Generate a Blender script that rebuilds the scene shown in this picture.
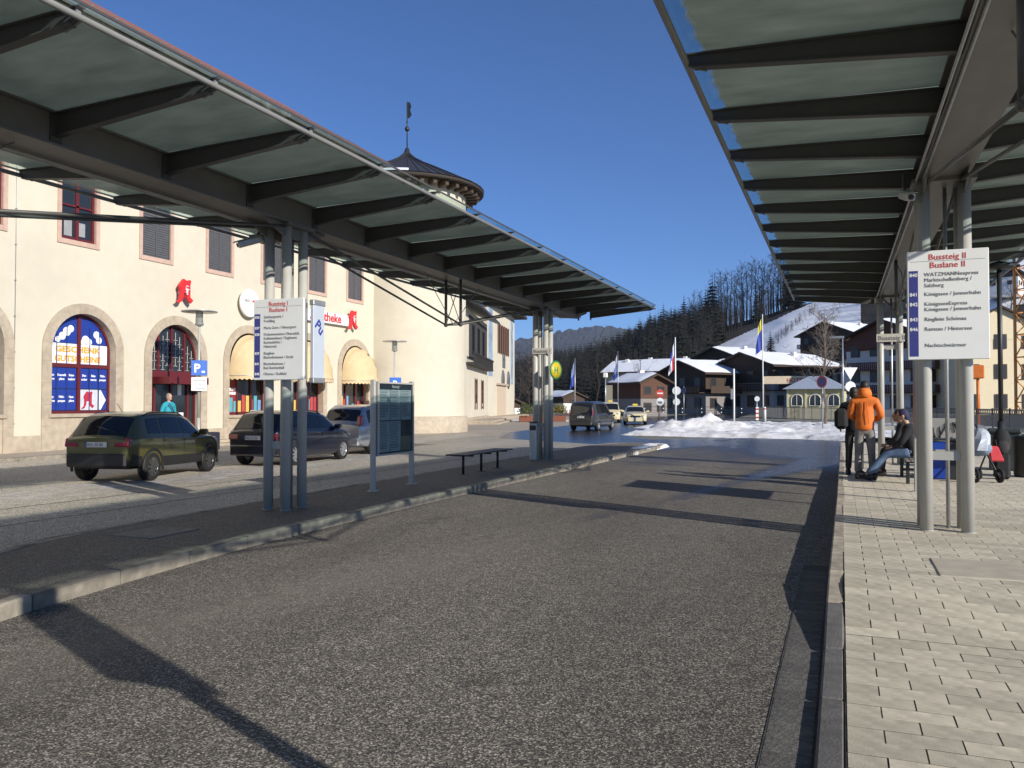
import bpy, bmesh, math, random
from mathutils import Vector, Matrix
PI = math.pi
R = math.radians
random.seed(7)
for o in list(bpy.data.objects):
    bpy.data.objects.remove(o, do_unlink=True)
SC = bpy.context.scene
COL = SC.collection

# ------------------------------------------------------------------ camera, sky, sun, exposure
CAM_H = 1.65
YAW, PITCH = R(21.62), R(1.31)
cam = bpy.data.cameras.new('camera')
cam.sensor_width = 36.0
cam.lens = 36.0 * 830.0 / 1024.0
cam.clip_start = 0.05
cam.clip_end = 20000
camo = bpy.data.objects.new('camera', cam)
COL.objects.link(camo)
camo.location = (0, 0, CAM_H)
camo.rotation_euler = (PI / 2 + PITCH, 0, YAW)
SC.camera = camo

SUN_EL = R(22.8)
SUN_DIR = Vector((0.906 * math.cos(SUN_EL), -0.423 * math.cos(SUN_EL), math.sin(SUN_EL))).normalized()   # towards the sun
world = bpy.data.worlds.new('World')
SC.world = world
world.use_nodes = True
wn = world.node_tree
wn.nodes.clear()
sky = wn.nodes.new('ShaderNodeTexSky')
sky.sky_type = 'NISHITA'
sky.sun_disc = False
sky.sun_elevation = SUN_EL
sky.sun_rotation = math.atan2(SUN_DIR.x, SUN_DIR.y)
sky.altitude = 1500
sky.air_density = 0.8
sky.dust_density = 0.0
sky.ozone_density = 8.8
bg = wn.nodes.new('ShaderNodeBackground')
bg.inputs['Strength'].default_value = 0.116
wo = wn.nodes.new('ShaderNodeOutputWorld')
wn.links.new(sky.outputs[0], bg.inputs[0])
wn.links.new(bg.outputs[0], wo.inputs[0])
sl = bpy.data.lights.new('sun', 'SUN')
sl.energy = 4.7
sl.angle = R(0.53)
sl.color = (1.0, 0.945, 0.86)
so = bpy.data.objects.new('sun', sl)
COL.objects.link(so)
so.location = (30, -20, 40)
so.rotation_euler = SUN_DIR.to_track_quat('Z', 'Y').to_euler()
SC.view_settings.view_transform = 'Standard'
SC.view_settings.look = 'None'
SC.view_settings.gamma = 1.0
SC.view_settings.exposure = 0.25
SC.view_settings.use_curve_mapping = False

# ------------------------------------------------------------------ materials
MATS = {}
def mat(name, col, rough=0.6, metal=0.0, var=0.12, vscale=6.0, bump=0.0, bscale=60.0, spec=0.5, var2=0.0, v2scale=0.7, coat=0.0):
    """principled paint, stone, cloth... with two octaves of procedural tone variation and fine relief"""
    if name in MATS: return MATS[name]
    m = bpy.data.materials.new(name); m.use_nodes = True
    n = m.node_tree.nodes; l = m.node_tree.links
    b = n['Principled BSDF']
    b.inputs['Roughness'].default_value = rough
    b.inputs['Metallic'].default_value = metal
    b.inputs['Specular IOR Level'].default_value = spec
    b.inputs['Coat Weight'].default_value = coat
    tc = n.new('ShaderNodeTexCoord')
    nz = n.new('ShaderNodeTexNoise'); nz.inputs['Scale'].default_value = vscale; nz.inputs['Detail'].default_value = 6
    l.new(tc.outputs['Object'], nz.inputs['Vector'])
    hs = n.new('ShaderNodeHueSaturation'); hs.inputs['Color'].default_value = (*col, 1)
    mr = n.new('ShaderNodeMapRange'); mr.inputs[1].default_value = 0.25; mr.inputs[2].default_value = 0.75
    mr.inputs[3].default_value = 1 - var; mr.inputs[4].default_value = 1 + var
    l.new(nz.outputs[0], mr.inputs[0])
    out = mr.outputs[0]
    if var2:
        n2 = n.new('ShaderNodeTexNoise'); n2.inputs['Scale'].default_value = v2scale; n2.inputs['Detail'].default_value = 4
        l.new(tc.outputs['Object'], n2.inputs['Vector'])
        m2 = n.new('ShaderNodeMapRange'); m2.inputs[1].default_value = 0.3; m2.inputs[2].default_value = 0.7
        m2.inputs[3].default_value = 1 - var2; m2.inputs[4].default_value = 1 + var2
        l.new(n2.outputs[0], m2.inputs[0])
        mu = n.new('ShaderNodeMath'); mu.operation = 'MULTIPLY'
        l.new(out, mu.inputs[0]); l.new(m2.outputs[0], mu.inputs[1]); out = mu.outputs[0]
    l.new(out, hs.inputs['Value'])
    l.new(hs.outputs[0], b.inputs['Base Color'])
    if bump:
        n3 = n.new('ShaderNodeTexNoise'); n3.inputs['Scale'].default_value = bscale; n3.inputs['Detail'].default_value = 5
        l.new(tc.outputs['Object'], n3.inputs['Vector'])
        bp = n.new('ShaderNodeBump'); bp.inputs['Strength'].default_value = bump; bp.inputs['Distance'].default_value = 0.01
        l.new(n3.outputs[0], bp.inputs['Height']); l.new(bp.outputs[0], b.inputs['Normal'])
    MATS[name] = m
    return m

def per_piece(m, amt=0.18, hue=0.0):
    """small tone shift from piece to piece (pavers, kerb stones, setts)"""
    n = m.node_tree.nodes; l = m.node_tree.links
    b = n['Principled BSDF']; src = b.inputs['Base Color'].links[0].from_socket
    oi = n.new('ShaderNodeObjectInfo'); mr = n.new('ShaderNodeMapRange')
    mr.inputs[3].default_value = 1 - amt; mr.inputs[4].default_value = 1 + amt
    l.new(oi.outputs['Random'], mr.inputs[0])
    hs = n.new('ShaderNodeHueSaturation'); l.new(src, hs.inputs['Color']); l.new(mr.outputs[0], hs.inputs['Value'])
    l.new(hs.outputs[0], b.inputs['Base Color'])
    return m

def glass_mat(name, col=(0.02, 0.025, 0.03), rough=0.04, alpha=1.0):
    """window glass: dark and reflective; alpha < 1 lets what lies behind show"""
    if name in MATS: return MATS[name]
    m = bpy.data.materials.new(name); m.use_nodes = True
    n = m.node_tree.nodes; l = m.node_tree.links
    b = n['Principled BSDF']
    b.inputs['Base Color'].default_value = (*col, 1); b.inputs['Roughness'].default_value = rough
    b.inputs['Specular IOR Level'].default_value = 0.6
    if alpha < 1:
        tr = n.new('ShaderNodeBsdfTransparent'); tr.inputs[0].default_value = (0.8, 0.85, 0.85, 1)
        mx = n.new('ShaderNodeMixShader'); mx.inputs[0].default_value = alpha
        l.new(tr.outputs[0], mx.inputs[1]); l.new(b.outputs[0], mx.inputs[2])
        l.new(mx.outputs[0], n['Material Output'].inputs[0])
    MATS[name] = m
    return m

def asphalt(name, c0, c1, scale=85.0, wet=0.0, patch=0.3):
    m = bpy.data.materials.new(name); m.use_nodes = True
    n = m.node_tree.nodes; l = m.node_tree.links; b = n['Principled BSDF']
    tc = n.new('ShaderNodeTexCoord')
    v = n.new('ShaderNodeTexVoronoi'); v.inputs['Scale'].default_value = scale
    l.new(tc.outputs['Object'], v.inputs['Vector'])
    sp = n.new('ShaderNodeSeparateColor'); l.new(v.outputs['Color'], sp.inputs[0])
    cr = n.new('ShaderNodeValToRGB'); cr.color_ramp.interpolation = 'LINEAR'
    e = cr.color_ramp.elements; e[0].position = 0.0; e[0].color = (*c0, 1); e[1].position = 0.60; e[1].color = (*c1, 1)
    e2 = e.new(0.86); e2.color = (*[min(1, x * 2.3) for x in c1], 1)
    e3 = e.new(1.0); e3.color = (*[min(1, x * 4.2) for x in c1], 1)
    l.new(sp.outputs[0], cr.inputs[0])
    # large uneven tone: worn lanes, old repairs, salt
    nz = n.new('ShaderNodeTexNoise'); nz.inputs['Scale'].default_value = 0.33; nz.inputs['Detail'].default_value = 7; nz.inputs['Roughness'].default_value = 0.62
    mp = n.new('ShaderNodeMapping'); mp.inputs['Scale'].default_value = (1.0, 0.33, 1.0)
    l.new(tc.outputs['Object'], mp.inputs[0]); l.new(mp.outputs[0], nz.inputs['Vector'])
    mr = n.new('ShaderNodeMapRange'); mr.inputs[1].default_value = 0.3; mr.inputs[2].default_value = 0.7
    mr.inputs[3].default_value = 1 - patch; mr.inputs[4].default_value = 1 + patch
    l.new(nz.outputs[0], mr.inputs[0])
    n2 = n.new('ShaderNodeTexNoise'); n2.inputs['Scale'].default_value = 7; n2.inputs['Detail'].default_value = 6
    l.new(tc.outputs['Object'], n2.inputs['Vector'])
    m2 = n.new('ShaderNodeMapRange'); m2.inputs[1].default_value = 0.3; m2.inputs[2].default_value = 0.7; m2.inputs[3].default_value = 0.85; m2.inputs[4].default_value = 1.15
    l.new(n2.outputs[0], m2.inputs[0])
    mu = n.new('ShaderNodeMath'); mu.operation = 'MULTIPLY'; l.new(mr.outputs[0], mu.inputs[0]); l.new(m2.outputs[0], mu.inputs[1])
    hs = n.new('ShaderNodeHueSaturation'); l.new(cr.outputs[0], hs.inputs['Color']); l.new(mu.outputs[0], hs.inputs['Value'])
    last = hs.outputs[0]
    b.inputs['Roughness'].default_value = 0.82
    bp = n.new('ShaderNodeBump'); bp.inputs['Strength'].default_value = 0.5; bp.inputs['Distance'].default_value = 0.004
    l.new(v.outputs['Distance'], bp.inputs['Height']); l.new(bp.outputs[0], b.inputs['Normal'])
    if wet:
        # melt water: long irregular film, darker and glossy
        n4 = n.new('ShaderNodeTexNoise'); n4.inputs['Scale'].default_value = 0.16; n4.inputs['Detail'].default_value = 5
        n4.inputs['Distortion'].default_value = 0.6
        l.new(mp.outputs[0], n4.inputs['Vector'])
        sx = n.new('ShaderNodeSeparateXYZ'); l.new(tc.outputs['Object'], sx.inputs[0])
        gy = n.new('ShaderNodeMapRange'); gy.inputs[1].default_value = 16; gy.inputs[2].default_value = 34; gy.inputs[3].default_value = -0.16; gy.inputs[4].default_value = 0.22
        l.new(sx.outputs[1], gy.inputs[0])
        # runnel of melt water along the lane
        st = n.new('ShaderNodeMath'); st.operation = 'MULTIPLY_ADD'; st.inputs[1].default_value = -0.20; st.inputs[2].default_value = 5.6
        l.new(sx.outputs[1], st.inputs[0])
        ad0 = n.new('ShaderNodeMath'); ad0.operation = 'ADD'; l.new(sx.outputs[0], ad0.inputs[0]); l.new(st.outputs[0], ad0.inputs[1])
        wob = n.new('ShaderNodeMath'); wob.operation = 'MULTIPLY_ADD'; wob.inputs[1].default_value = 1.3; wob.inputs[2].default_value = -0.65
        l.new(n2.outputs[0], wob.inputs[0])
        ad1 = n.new('ShaderNodeMath'); ad1.operation = 'ADD'; l.new(ad0.outputs[0], ad1.inputs[0]); l.new(wob.outputs[0], ad1.inputs[1])
        ab = n.new('ShaderNodeMath'); ab.operation = 'ABSOLUTE'; l.new(ad1.outputs[0], ab.inputs[0])
        rn = n.new('ShaderNodeMapRange'); rn.inputs[1].default_value = 0.05; rn.inputs[2].default_value = 0.7; rn.inputs[3].default_value = 0.26; rn.inputs[4].default_value = 0.0
        l.new(ab.outputs[0], rn.inputs[0])
        # worn, salt-pale track on the near part of the same line
        pt = n.new('ShaderNodeMapRange'); pt.inputs[1].default_value = 0.0; pt.inputs[2].default_value = 0.9; pt.inputs[3].default_value = 0.55; pt.inputs[4].default_value = 0.0
        l.new(ab.outputs[0], pt.inputs[0])
        py = n.new('ShaderNodeMapRange'); py.inputs[1].default_value = 12; py.inputs[2].default_value = 7; l.new(sx.outputs[1], py.inputs[0])
        pm = n.new('ShaderNodeMath'); pm.operation = 'MULTIPLY'; l.new(pt.outputs[0], pm.inputs[0]); l.new(py.outputs[0], pm.inputs[1])
        pn_ = n.new('ShaderNodeMath'); pn_.operation = 'MULTIPLY'; l.new(pm.outputs[0], pn_.inputs[0]); l.new(nz.outputs[0], pn_.inputs[1])
        wx = n.new('ShaderNodeMix'); wx.data_type = 'RGBA'; wx.inputs[7].default_value = (c1[0] * 2.2, c1[1] * 2.15, c1[2] * 2.05, 1)
        l.new(pn_.outputs[0], wx.inputs[0]); l.new(last, wx.inputs[6]); last = wx.outputs[2]
        ry = n.new('ShaderNodeMapRange'); ry.inputs[1].default_value = 8.5; ry.inputs[2].default_value = 12; ry.inputs[3].default_value = 0.0; ry.inputs[4].default_value = 1.0
        l.new(sx.outputs[1], ry.inputs[0])
        rm = n.new('ShaderNodeMath'); rm.operation = 'MULTIPLY'; l.new(rn.outputs[0], rm.inputs[0]); l.new(ry.outputs[0], rm.inputs[1])
        ad = n.new('ShaderNodeMath'); ad.operation = 'ADD'; l.new(n4.outputs[0], ad.inputs[0]); l.new(gy.outputs[0], ad.inputs[1])
        ad2 = n.new('ShaderNodeMath'); ad2.operation = 'ADD'; l.new(ad.outputs[0], ad2.inputs[0]); l.new(rm.outputs[0], ad2.inputs[1])
        mw = n.new('ShaderNodeMapRange'); mw.inputs[1].default_value = 0.46; mw.inputs[2].default_value = 0.62; mw.clamp = True
        l.new(ad2.outputs[0], mw.inputs[0])
        mx = n.new('ShaderNodeMix'); mx.data_type = 'RGBA'; mx.inputs[7].default_value = (c0[0] * .6, c0[1] * .62, c0[2] * .68, 1)
        ml = n.new('ShaderNodeMath'); ml.operation = 'MULTIPLY'; ml.inputs[1].default_value = wet; l.new(mw.outputs[0], ml.inputs[0])
        l.new(ml.outputs[0], mx.inputs[0]); l.new(last, mx.inputs[6]); last = mx.outputs[2]
        rr = n.new('ShaderNodeMapRange'); rr.inputs[3].default_value = 0.85; rr.inputs[4].default_value = 0.22
        l.new(ml.outputs[0], rr.inputs[0]); l.new(rr.outputs[0], b.inputs['Roughness'])
        bs = n.new('ShaderNodeMapRange'); bs.inputs[3].default_value = 0.5; bs.inputs[4].default_value = 0.06
        l.new(ml.outputs[0], bs.inputs[0]); l.new(bs.outputs[0], bp.inputs['Strength'])
    l.new(last, b.inputs['Base Color'])
    MATS[name] = m
    return m

def dirty(m, col, lo, hi, scale):
    """grit and soot blown over snow or render, with a shape of its own"""
    n = m.node_tree.nodes; l = m.node_tree.links; b = n['Principled BSDF']; src = b.inputs['Base Color'].links[0].from_socket
    tc = n.new('ShaderNodeTexCoord'); a = n.new('ShaderNodeTexNoise'); a.inputs['Scale'].default_value = scale; a.inputs['Detail'].default_value = 9; a.inputs['Roughness'].default_value = .68
    l.new(tc.outputs['Object'], a.inputs['Vector']); mr = n.new('ShaderNodeMapRange'); mr.inputs[1].default_value = lo; mr.inputs[2].default_value = hi; mr.inputs[4].default_value = .8; l.new(a.outputs[0], mr.inputs[0])
    mx = n.new('ShaderNodeMix'); mx.data_type = 'RGBA'; mx.inputs[7].default_value = (*col, 1); l.new(mr.outputs[0], mx.inputs[0]); l.new(src, mx.inputs[6]); l.new(mx.outputs[2], b.inputs['Base Color'])
    return m
def slush(name):
    """trodden, half melted snow: broken cover, road shows between the crumbs"""
    m = mat(name, (.72, .70, .67), .7, 0, .25, 6, .8, 12); n = m.node_tree.nodes; l = m.node_tree.links
    tc = n.new('ShaderNodeTexCoord'); a = n.new('ShaderNodeTexNoise'); a.inputs['Scale'].default_value = 3.2; a.inputs['Detail'].default_value = 7; a.inputs['Roughness'].default_value = .6
    mp = n.new('ShaderNodeMapping'); mp.inputs['Scale'].default_value = (1.5, .5, 1); l.new(tc.outputs['Object'], mp.inputs[0]); l.new(mp.outputs[0], a.inputs['Vector'])
    mr = n.new('ShaderNodeMapRange'); mr.inputs[1].default_value = .42; mr.inputs[2].default_value = .72; mr.inputs[4].default_value = .75; l.new(a.outputs[0], mr.inputs[0])
    t = n.new('ShaderNodeBsdfTransparent'); mx = n.new('ShaderNodeMixShader'); l.new(mr.outputs[0], mx.inputs[0]); l.new(t.outputs[0], mx.inputs[1]); l.new(n['Principled BSDF'].outputs[0], mx.inputs[2])
    l.new(mx.outputs[0], n['Material Output'].inputs[0]); return m

def canopy_glass(name, sx, xc):
    """frosted, grimy canopy glass: clear along its outer edge, etched elsewhere"""
    m = bpy.data.materials.new(name); m.use_nodes = True
    n = m.node_tree.nodes; l = m.node_tree.links; b = n['Principled BSDF']
    tc = n.new('ShaderNodeTexCoord')
    nz = n.new('ShaderNodeTexNoise'); nz.inputs['Scale'].default_value = 2.2; nz.inputs['Detail'].default_value = 8; nz.inputs['Roughness'].default_value = 0.65
    mp = n.new('ShaderNodeMapping'); mp.inputs['Scale'].default_value = (0.7, 2.0, 1)
    oi = n.new('ShaderNodeObjectInfo'); sc_ = n.new('ShaderNodeVectorMath'); sc_.operation = 'SCALE'; sc_.inputs[0].default_value = (31, 17, 5)
    l.new(oi.outputs['Random'], sc_.inputs['Scale']); va = n.new('ShaderNodeVectorMath')
    l.new(tc.outputs['Object'], va.inputs[0]); l.new(sc_.outputs[0], va.inputs[1])
    l.new(va.outputs[0], mp.inputs[0]); l.new(mp.outputs[0], nz.inputs['Vector'])
    cr = n.new('ShaderNodeValToRGB'); e = cr.color_ramp.elements
    e[0].position = .30; e[0].color = (.36, .425, .385, 1); e[1].position = .75; e[1].color = (.56, .62, .565, 1)
    l.new(nz.outputs[0], cr.inputs[0]); l.new(cr.outputs[0], b.inputs['Base Color'])
    b.inputs['Roughness'].default_value = 0.35
    tl = n.new('ShaderNodeBsdfTranslucent'); l.new(cr.outputs[0], tl.inputs[0])
    mx = n.new('ShaderNodeMixShader'); mx.inputs[0].default_value = 0.42
    l.new(b.outputs[0], mx.inputs[1]); l.new(tl.outputs[0], mx.inputs[2])
    cl = n.new('ShaderNodeBsdfGlossy'); cl.inputs['Roughness'].default_value = .03; cl.inputs[0].default_value = (.9, .95, .95, 1)
    tp = n.new('ShaderNodeBsdfTransparent'); tp.inputs[0].default_value = (.80, .88, .87, 1)
    cm = n.new('ShaderNodeMixShader'); cm.inputs[0].default_value = 0.07
    l.new(tp.outputs[0], cm.inputs[1]); l.new(cl.outputs[0], cm.inputs[2])
    # clear margin: |x - xc| beyond 1.93 m, with a ragged border
    sp = n.new('ShaderNodeSeparateXYZ'); l.new(tc.outputs['Object'], sp.inputs[0])
    ab = n.new('ShaderNodeMath'); ab.operation = 'ABSOLUTE'; l.new(sp.outputs[0], ab.inputs[0])
    n5 = n.new('ShaderNodeTexNoise'); n5.inputs['Scale'].default_value = 5; n5.inputs['Detail'].default_value = 3
    l.new(tc.outputs['Object'], n5.inputs['Vector'])
    ma = n.new('ShaderNodeMath'); ma.operation = 'MULTIPLY_ADD'; ma.inputs[1].default_value = 0.12; l.new(n5.outputs[0], ma.inputs[0]); l.new(ab.outputs[0], ma.inputs[2])
    mr = n.new('ShaderNodeMapRange'); mr.inputs[1].default_value = sx; mr.inputs[2].default_value = sx + .05
    l.new(ma.outputs[0], mr.inputs[0])
    fm = n.new('ShaderNodeMixShader'); l.new(mr.outputs[0], fm.inputs[0]); l.new(mx.outputs[0], fm.inputs[1]); l.new(cm.outputs[0], fm.inputs[2])
    l.new(fm.outputs[0], n['Material Output'].inputs[0])
    MATS[name] = m
    return m

# ------------------------------------------------------------------ mesh helpers
class MB:
    """collects shapes, then builds ONE mesh object"""
    def __init__(s): s.v = []; s.f = []; s.sm = []
    def add(s, vs, fs, smooth=False):
        o = len(s.v); s.v += [tuple(p) for p in vs]; s.f += [tuple(i + o for i in f) for f in fs]; s.sm += [smooth] * len(fs)
        return s
    def box(s, x0, x1, y0, y1, z0, z1, M=None):
        vs = [Vector((x, y, z)) for z in (z0, z1) for y in (y0, y1) for x in (x0, x1)]
        if M: vs = [M @ v for v in vs]
        return s.add(vs, [(0, 2, 3, 1), (4, 5, 7, 6), (0, 1, 5, 4), (2, 6, 7, 3), (0, 4, 6, 2), (1, 3, 7, 5)])
    def bbox(s, x0, x1, y0, y1, z0, z1, b=0.01, M=None):
        """box with chamfered edges"""
        b = min(b, (x1 - x0) * .45, (y1 - y0) * .45, (z1 - z0) * .45)
        bm = bmesh.new(); bmesh.ops.create_cube(bm, size=1)
        for v in bm.verts: v.co = Vector((x0 + (v.co.x + .5) * (x1 - x0), y0 + (v.co.y + .5) * (y1 - y0), z0 + (v.co.z + .5) * (z1 - z0)))
        bmesh.ops.bevel(bm, geom=bm.edges[:], offset=b, segments=1, affect='EDGES')
        vs = [v.co.copy() for v in bm.verts]
        if M: vs = [M @ v for v in vs]
        bm.verts.index_update()
        s.add(vs, [tuple(v.index for v in f.verts) for f in bm.faces]); bm.free(); return s
    def tube(s, pts, r, n=10, cap=True, smooth=True):
        pts = [Vector(p) for p in pts]; rs = r if isinstance(r, (list, tuple)) else [r] * len(pts)
        vs = []; N = len(pts); up = None
        for i, p in enumerate(pts):
            t = (pts[min(i + 1, N - 1)] - pts[max(i - 1, 0)]).normalized()
            if up is None or abs(t.dot(up)) > .99: up = Vector((0, 0, 1)) if abs(t.z) < .9 else Vector((1, 0, 0))
            a = t.cross(up).normalized(); b = a.cross(t).normalized(); up = b
            for k in range(n):
                w = 2 * PI * k / n; vs.append(p + (a * math.cos(w) + b * math.sin(w)) * rs[i])
        fs = []
        for i in range(N - 1):
            for k in range(n):
                k2 = (k + 1) % n; fs.append((i * n + k, i * n + k2, (i + 1) * n + k2, (i + 1) * n + k))
        s.add(vs, fs, smooth)
        if cap:
            o = len(s.v) - len(vs)
            s.f += [tuple(o + k for k in reversed(range(n))), tuple(o + (N - 1) * n + k for k in range(n))]; s.sm += [False, False]
        return s
    def bar(s, p, q, w, h):
        """rectangular bar from p to q"""
        p = Vector(p); q = Vector(q); t = (q - p).normalized(); up = Vector((0, 0, 1)) if abs(t.z) < .95 else Vector((0, 1, 0))
        a = t.cross(up).normalized(); b = a.cross(t)
        vs = [c + a * (sx * w / 2) + b * (sz * h / 2) for c in (p, q) for sx, sz in ((-1, -1), (1, -1), (1, 1), (-1, 1))]
        return s.add(vs, [(3, 2, 1, 0), (4, 5, 6, 7), (0, 1, 5, 4), (1, 2, 6, 5), (2, 3, 7, 6), (3, 0, 4, 7)])
    def prism(s, poly, h, M=None):
        """polygon (x, y) extruded from z = 0 to h"""
        n = len(poly)
        vs = [Vector((x, y, 0)) for x, y in poly] + [Vector((x, y, h)) for x, y in poly]
        if M: vs = [M @ v for v in vs]
        return s.add(vs, [tuple(reversed(range(n))), tuple(range(n, 2 * n))] + [(i, (i + 1) % n, n + (i + 1) % n, n + i) for i in range(n)])
    def lathe(s, prof, n=24, c=(0, 0, 0), a0=0, a1=2 * PI, smooth=True):
        full = abs(a1 - a0 - 2 * PI) < 1e-6; m = n if full else n + 1; vs = []
        for k in range(m):
            w = a0 + (a1 - a0) * k / n
            vs += [(c[0] + r * math.cos(w), c[1] + r * math.sin(w), c[2] + z) for r, z in prof]
        P = len(prof); fs = []
        for k in range(n):
            k2 = (k + 1) % m
            fs += [(k * P + i, k2 * P + i, k2 * P + i + 1, k * P + i + 1) for i in range(P - 1)]
        return s.add(vs, fs, smooth)
    def ball(s, c, rx, ry, rz, n=12, m=8):
        prof = [(math.sin(PI * i / m), -math.cos(PI * i / m)) for i in range(m + 1)]
        o = len(s.v); s.lathe(prof, n)
        for i in range(o, len(s.v)): x, y, z = s.v[i]; s.v[i] = (c[0] + x * rx, c[1] + y * ry, c[2] + z * rz)
        return s
    def xf(s, M):
        s.v = [tuple(M @ Vector(p)) for p in s.v]; return s
    def mesh(s, name, m=None):
        me = bpy.data.meshes.new(name); me.from_pydata(s.v, [], s.f)
        me.polygons.foreach_set('use_smooth', s.sm)
        if m: me.materials.append(m)
        me.update(); return me
    def build(s, name, m, parent=None, loc=None, rot=None):
        return link(name, s.mesh(name, m), parent, loc, rot)

def link(name, me, parent=None, loc=None, rot=None):
    o = bpy.data.objects.new(name, me); COL.objects.link(o)
    if parent: o.parent = parent
    if loc: o.location = loc
    if rot: o.rotation_euler = rot
    return o
def tag(o, label, cat, group=None):
    o['label'] = label; o['category'] = cat
    if group: o['group'] = group
    return o
def thing(name, label, cat, loc=(0, 0, 0), rz=0, group=None):
    o = bpy.data.objects.new(name, None); COL.objects.link(o); o.empty_display_size = .2
    o.location = loc; o.rotation_euler = (0, 0, rz)
    return tag(o, label, cat, group)
def struct(o): o['kind'] = 'structure'; return o
def stuff(o): o['kind'] = 'stuff'; return o
def copy_tree(o, parent=None):
    c = o.copy(); COL.objects.link(c); c.parent = parent
    for ch in KIDS.get(o.name, []): copy_tree(ch, c)
    return c
KIDS = {}
def note_kids(o):
    KIDS[o.name] = list(o.children)
    for c in o.children: note_kids(c)
TEXTS = []
def text(s, size, m, parent, loc, rot, name='lettering', align='LEFT', depth=0.002, bold=0.0, xs=1.0, shear=0.0):
    """writing as real letters; the curve is turned into a mesh once at the end"""
    cu = bpy.data.curves.new('lettering', 'FONT'); cu.body = s; cu.size = size; cu.align_x = align; cu.extrude = depth / 2; cu.offset = bold
    cu.resolution_u = 2; cu.shear = shear
    tmp = bpy.data.objects.new('tmp_text', cu); COL.objects.link(tmp)
    o = link(name, bpy.data.meshes.new('lettering'), parent, loc, rot); o.scale = (xs, 1, 1)
    TEXTS.append((tmp, o, m))
    if size < .2: o['kind'] = 'stuff'
    return o
FACE_Y = (PI / 2, 0, 0)        # writing that faces -Y
FACE_X = (PI / 2, 0, PI / 2)   # writing that faces +X
SKINS = []
def far(px, d, z=0.0):
    """point at distance d (metres along the view) on the bearing px of the survey"""
    a = (px - 512) / 830.0; c, s = math.cos(YAW), math.sin(YAW)
    return Vector((d * (-s + c * a), d * (c + s * a), z))
ORD = ['first', 'second', 'third', 'fourth', 'fifth', 'sixth', 'seventh', 'eighth', 'ninth', 'tenth', 'eleventh', 'twelfth', 'thirteenth', 'fourteenth', 'fifteenth', 'sixteenth', 'seventeenth', 'eighteenth', 'nineteenth', 'twentieth']
def scanfill(outline, holes):
    """flat polygon with holes -> 2D verts and triangles"""
    bm = bmesh.new()
    for loop in [outline] + holes:
        vs = [bm.verts.new((x, y, 0)) for x, y in loop]
        for i in range(len(vs)): bm.edges.new((vs[i], vs[(i + 1) % len(vs)]))
    bmesh.ops.triangle_fill(bm, use_beauty=True, use_dissolve=False, edges=bm.edges[:])
    for f in bm.faces:
        if f.normal.z < 0: f.normal_flip()
    bm.verts.index_update()
    r = ([v.co.xy[:] for v in bm.verts], [tuple(v.index for v in f.verts) for f in bm.faces]); bm.free(); return r
# ------------------------------------------------------------------ shared materials
M_STEEL = mat('painted_steel_light', (.21, .21, .20), .42, .0, .06, 9, .02, 200, var2=.07, v2scale=1.3)
M_POLE = mat('pole_grey_paint', (.42, .41, .375), .38, 0, .07, 5, .02, 150, var2=.06)
M_DARKSTEEL = mat('rib_dark_paint', (.066, .065, .061), .5, 0, .10, 7, var2=.12)
M_BEAM = mat('beam_grey_paint', (.14, .134, .124), .45, 0, .08, 5, var2=.12)
M_GALV = mat('galvanised', (.42, .43, .43), .38, .6, .12, 12)
M_BLACKMETAL = mat('black_metal', (.025, .026, .028), .45, 0, .15)
M_WHITE = mat('white_board', (.78, .78, .75), .42, 0, .03, 3, var2=.03)
M_BLUE = mat('sign_blue', (.045, .05, .22), .4, 0, .04)
M_REDTXT = mat('red_letters', (.55, .05, .035), .5, 0, .03)
M_GREYTXT = mat('grey_letters', (.16, .16, .16), .5, 0, .03)
M_WHITETXT = mat('white_letters', (.8, .8, .8), .5, 0, .03)
M_SNOW = mat('snow', (.86, .87, .89), .65, 0, .05, 2.5, .5, 14, var2=.05, v2scale=.4)
M_OLDSNOW = dirty(mat('dirty_snow', (.82, .81, .80), .7, 0, .16, 3.5, .9, 9, var2=.14, v2scale=.9), (.26, .23, .19), .47, .72, 1.6)
M_CREAM = mat('cream_render', (.60, .545, .425), .85, 0, .04, 2.2, .12, 40, var2=.05, v2scale=.35)
dirty(M_CREAM, (.50, .44, .34), .60, .85, .45)
M_STONE = mat('sandstone', (.42, .35, .26), .85, 0, .16, 5, .3, 30, var2=.12, v2scale=.9)
M_REDWOOD = mat('red_window_frame', (.115, .014, .018), .45, 0, .08)
M_DARK = mat('dark_interior', (.02, .019, .018), .8, 0, .3)
M_ROOFRED = mat('red_roof_tile', (.30, .10, .06), .8, 0, .2, 9, .5, 20)
M_ROOFDARK = mat('dark_metal_roof', (.045, .045, .05), .45, .2, .15, 6)
M_GLASS = glass_mat('window_glass', (.02, .025, .03), .05)
M_WOOD = mat('dark_chalet_wood', (.055, .034, .022), .8, 0, .25, 8)
M_PLASTER = mat('white_plaster', (.72, .70, .66), .85, 0, .05, 3, var2=.05)
M_ASPH = asphalt('lane_asphalt', (.022, .020, .017), (.108, .097, .080), 108, wet=.95, patch=.34)
dirty(M_ASPH, (.026, .024, .022), .60, .74, .8); dirty(M_ASPH, (.19, .175, .15), .62, .90, .5)
M_ASPH2 = asphalt('island_asphalt', (.066, .057, .045), (.108, .095, .076), 130, patch=.18)
M_ASPH3 = asphalt('street_asphalt', (.185, .166, .130), (.31, .275, .215), 100, wet=.35, patch=.3)
M_PAVE = per_piece(mat('paver_concrete', (.575, .515, .395), .85, 0, .20, 11, .35, 120, var2=.16, v2scale=2.6), .16)
dirty(M_PAVE, (.27, .23, .18), .60, .84, 2.2)
M_JOINT = mat('joint_sand', (.028, .025, .021), .95, 0, .3, 30)
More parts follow.
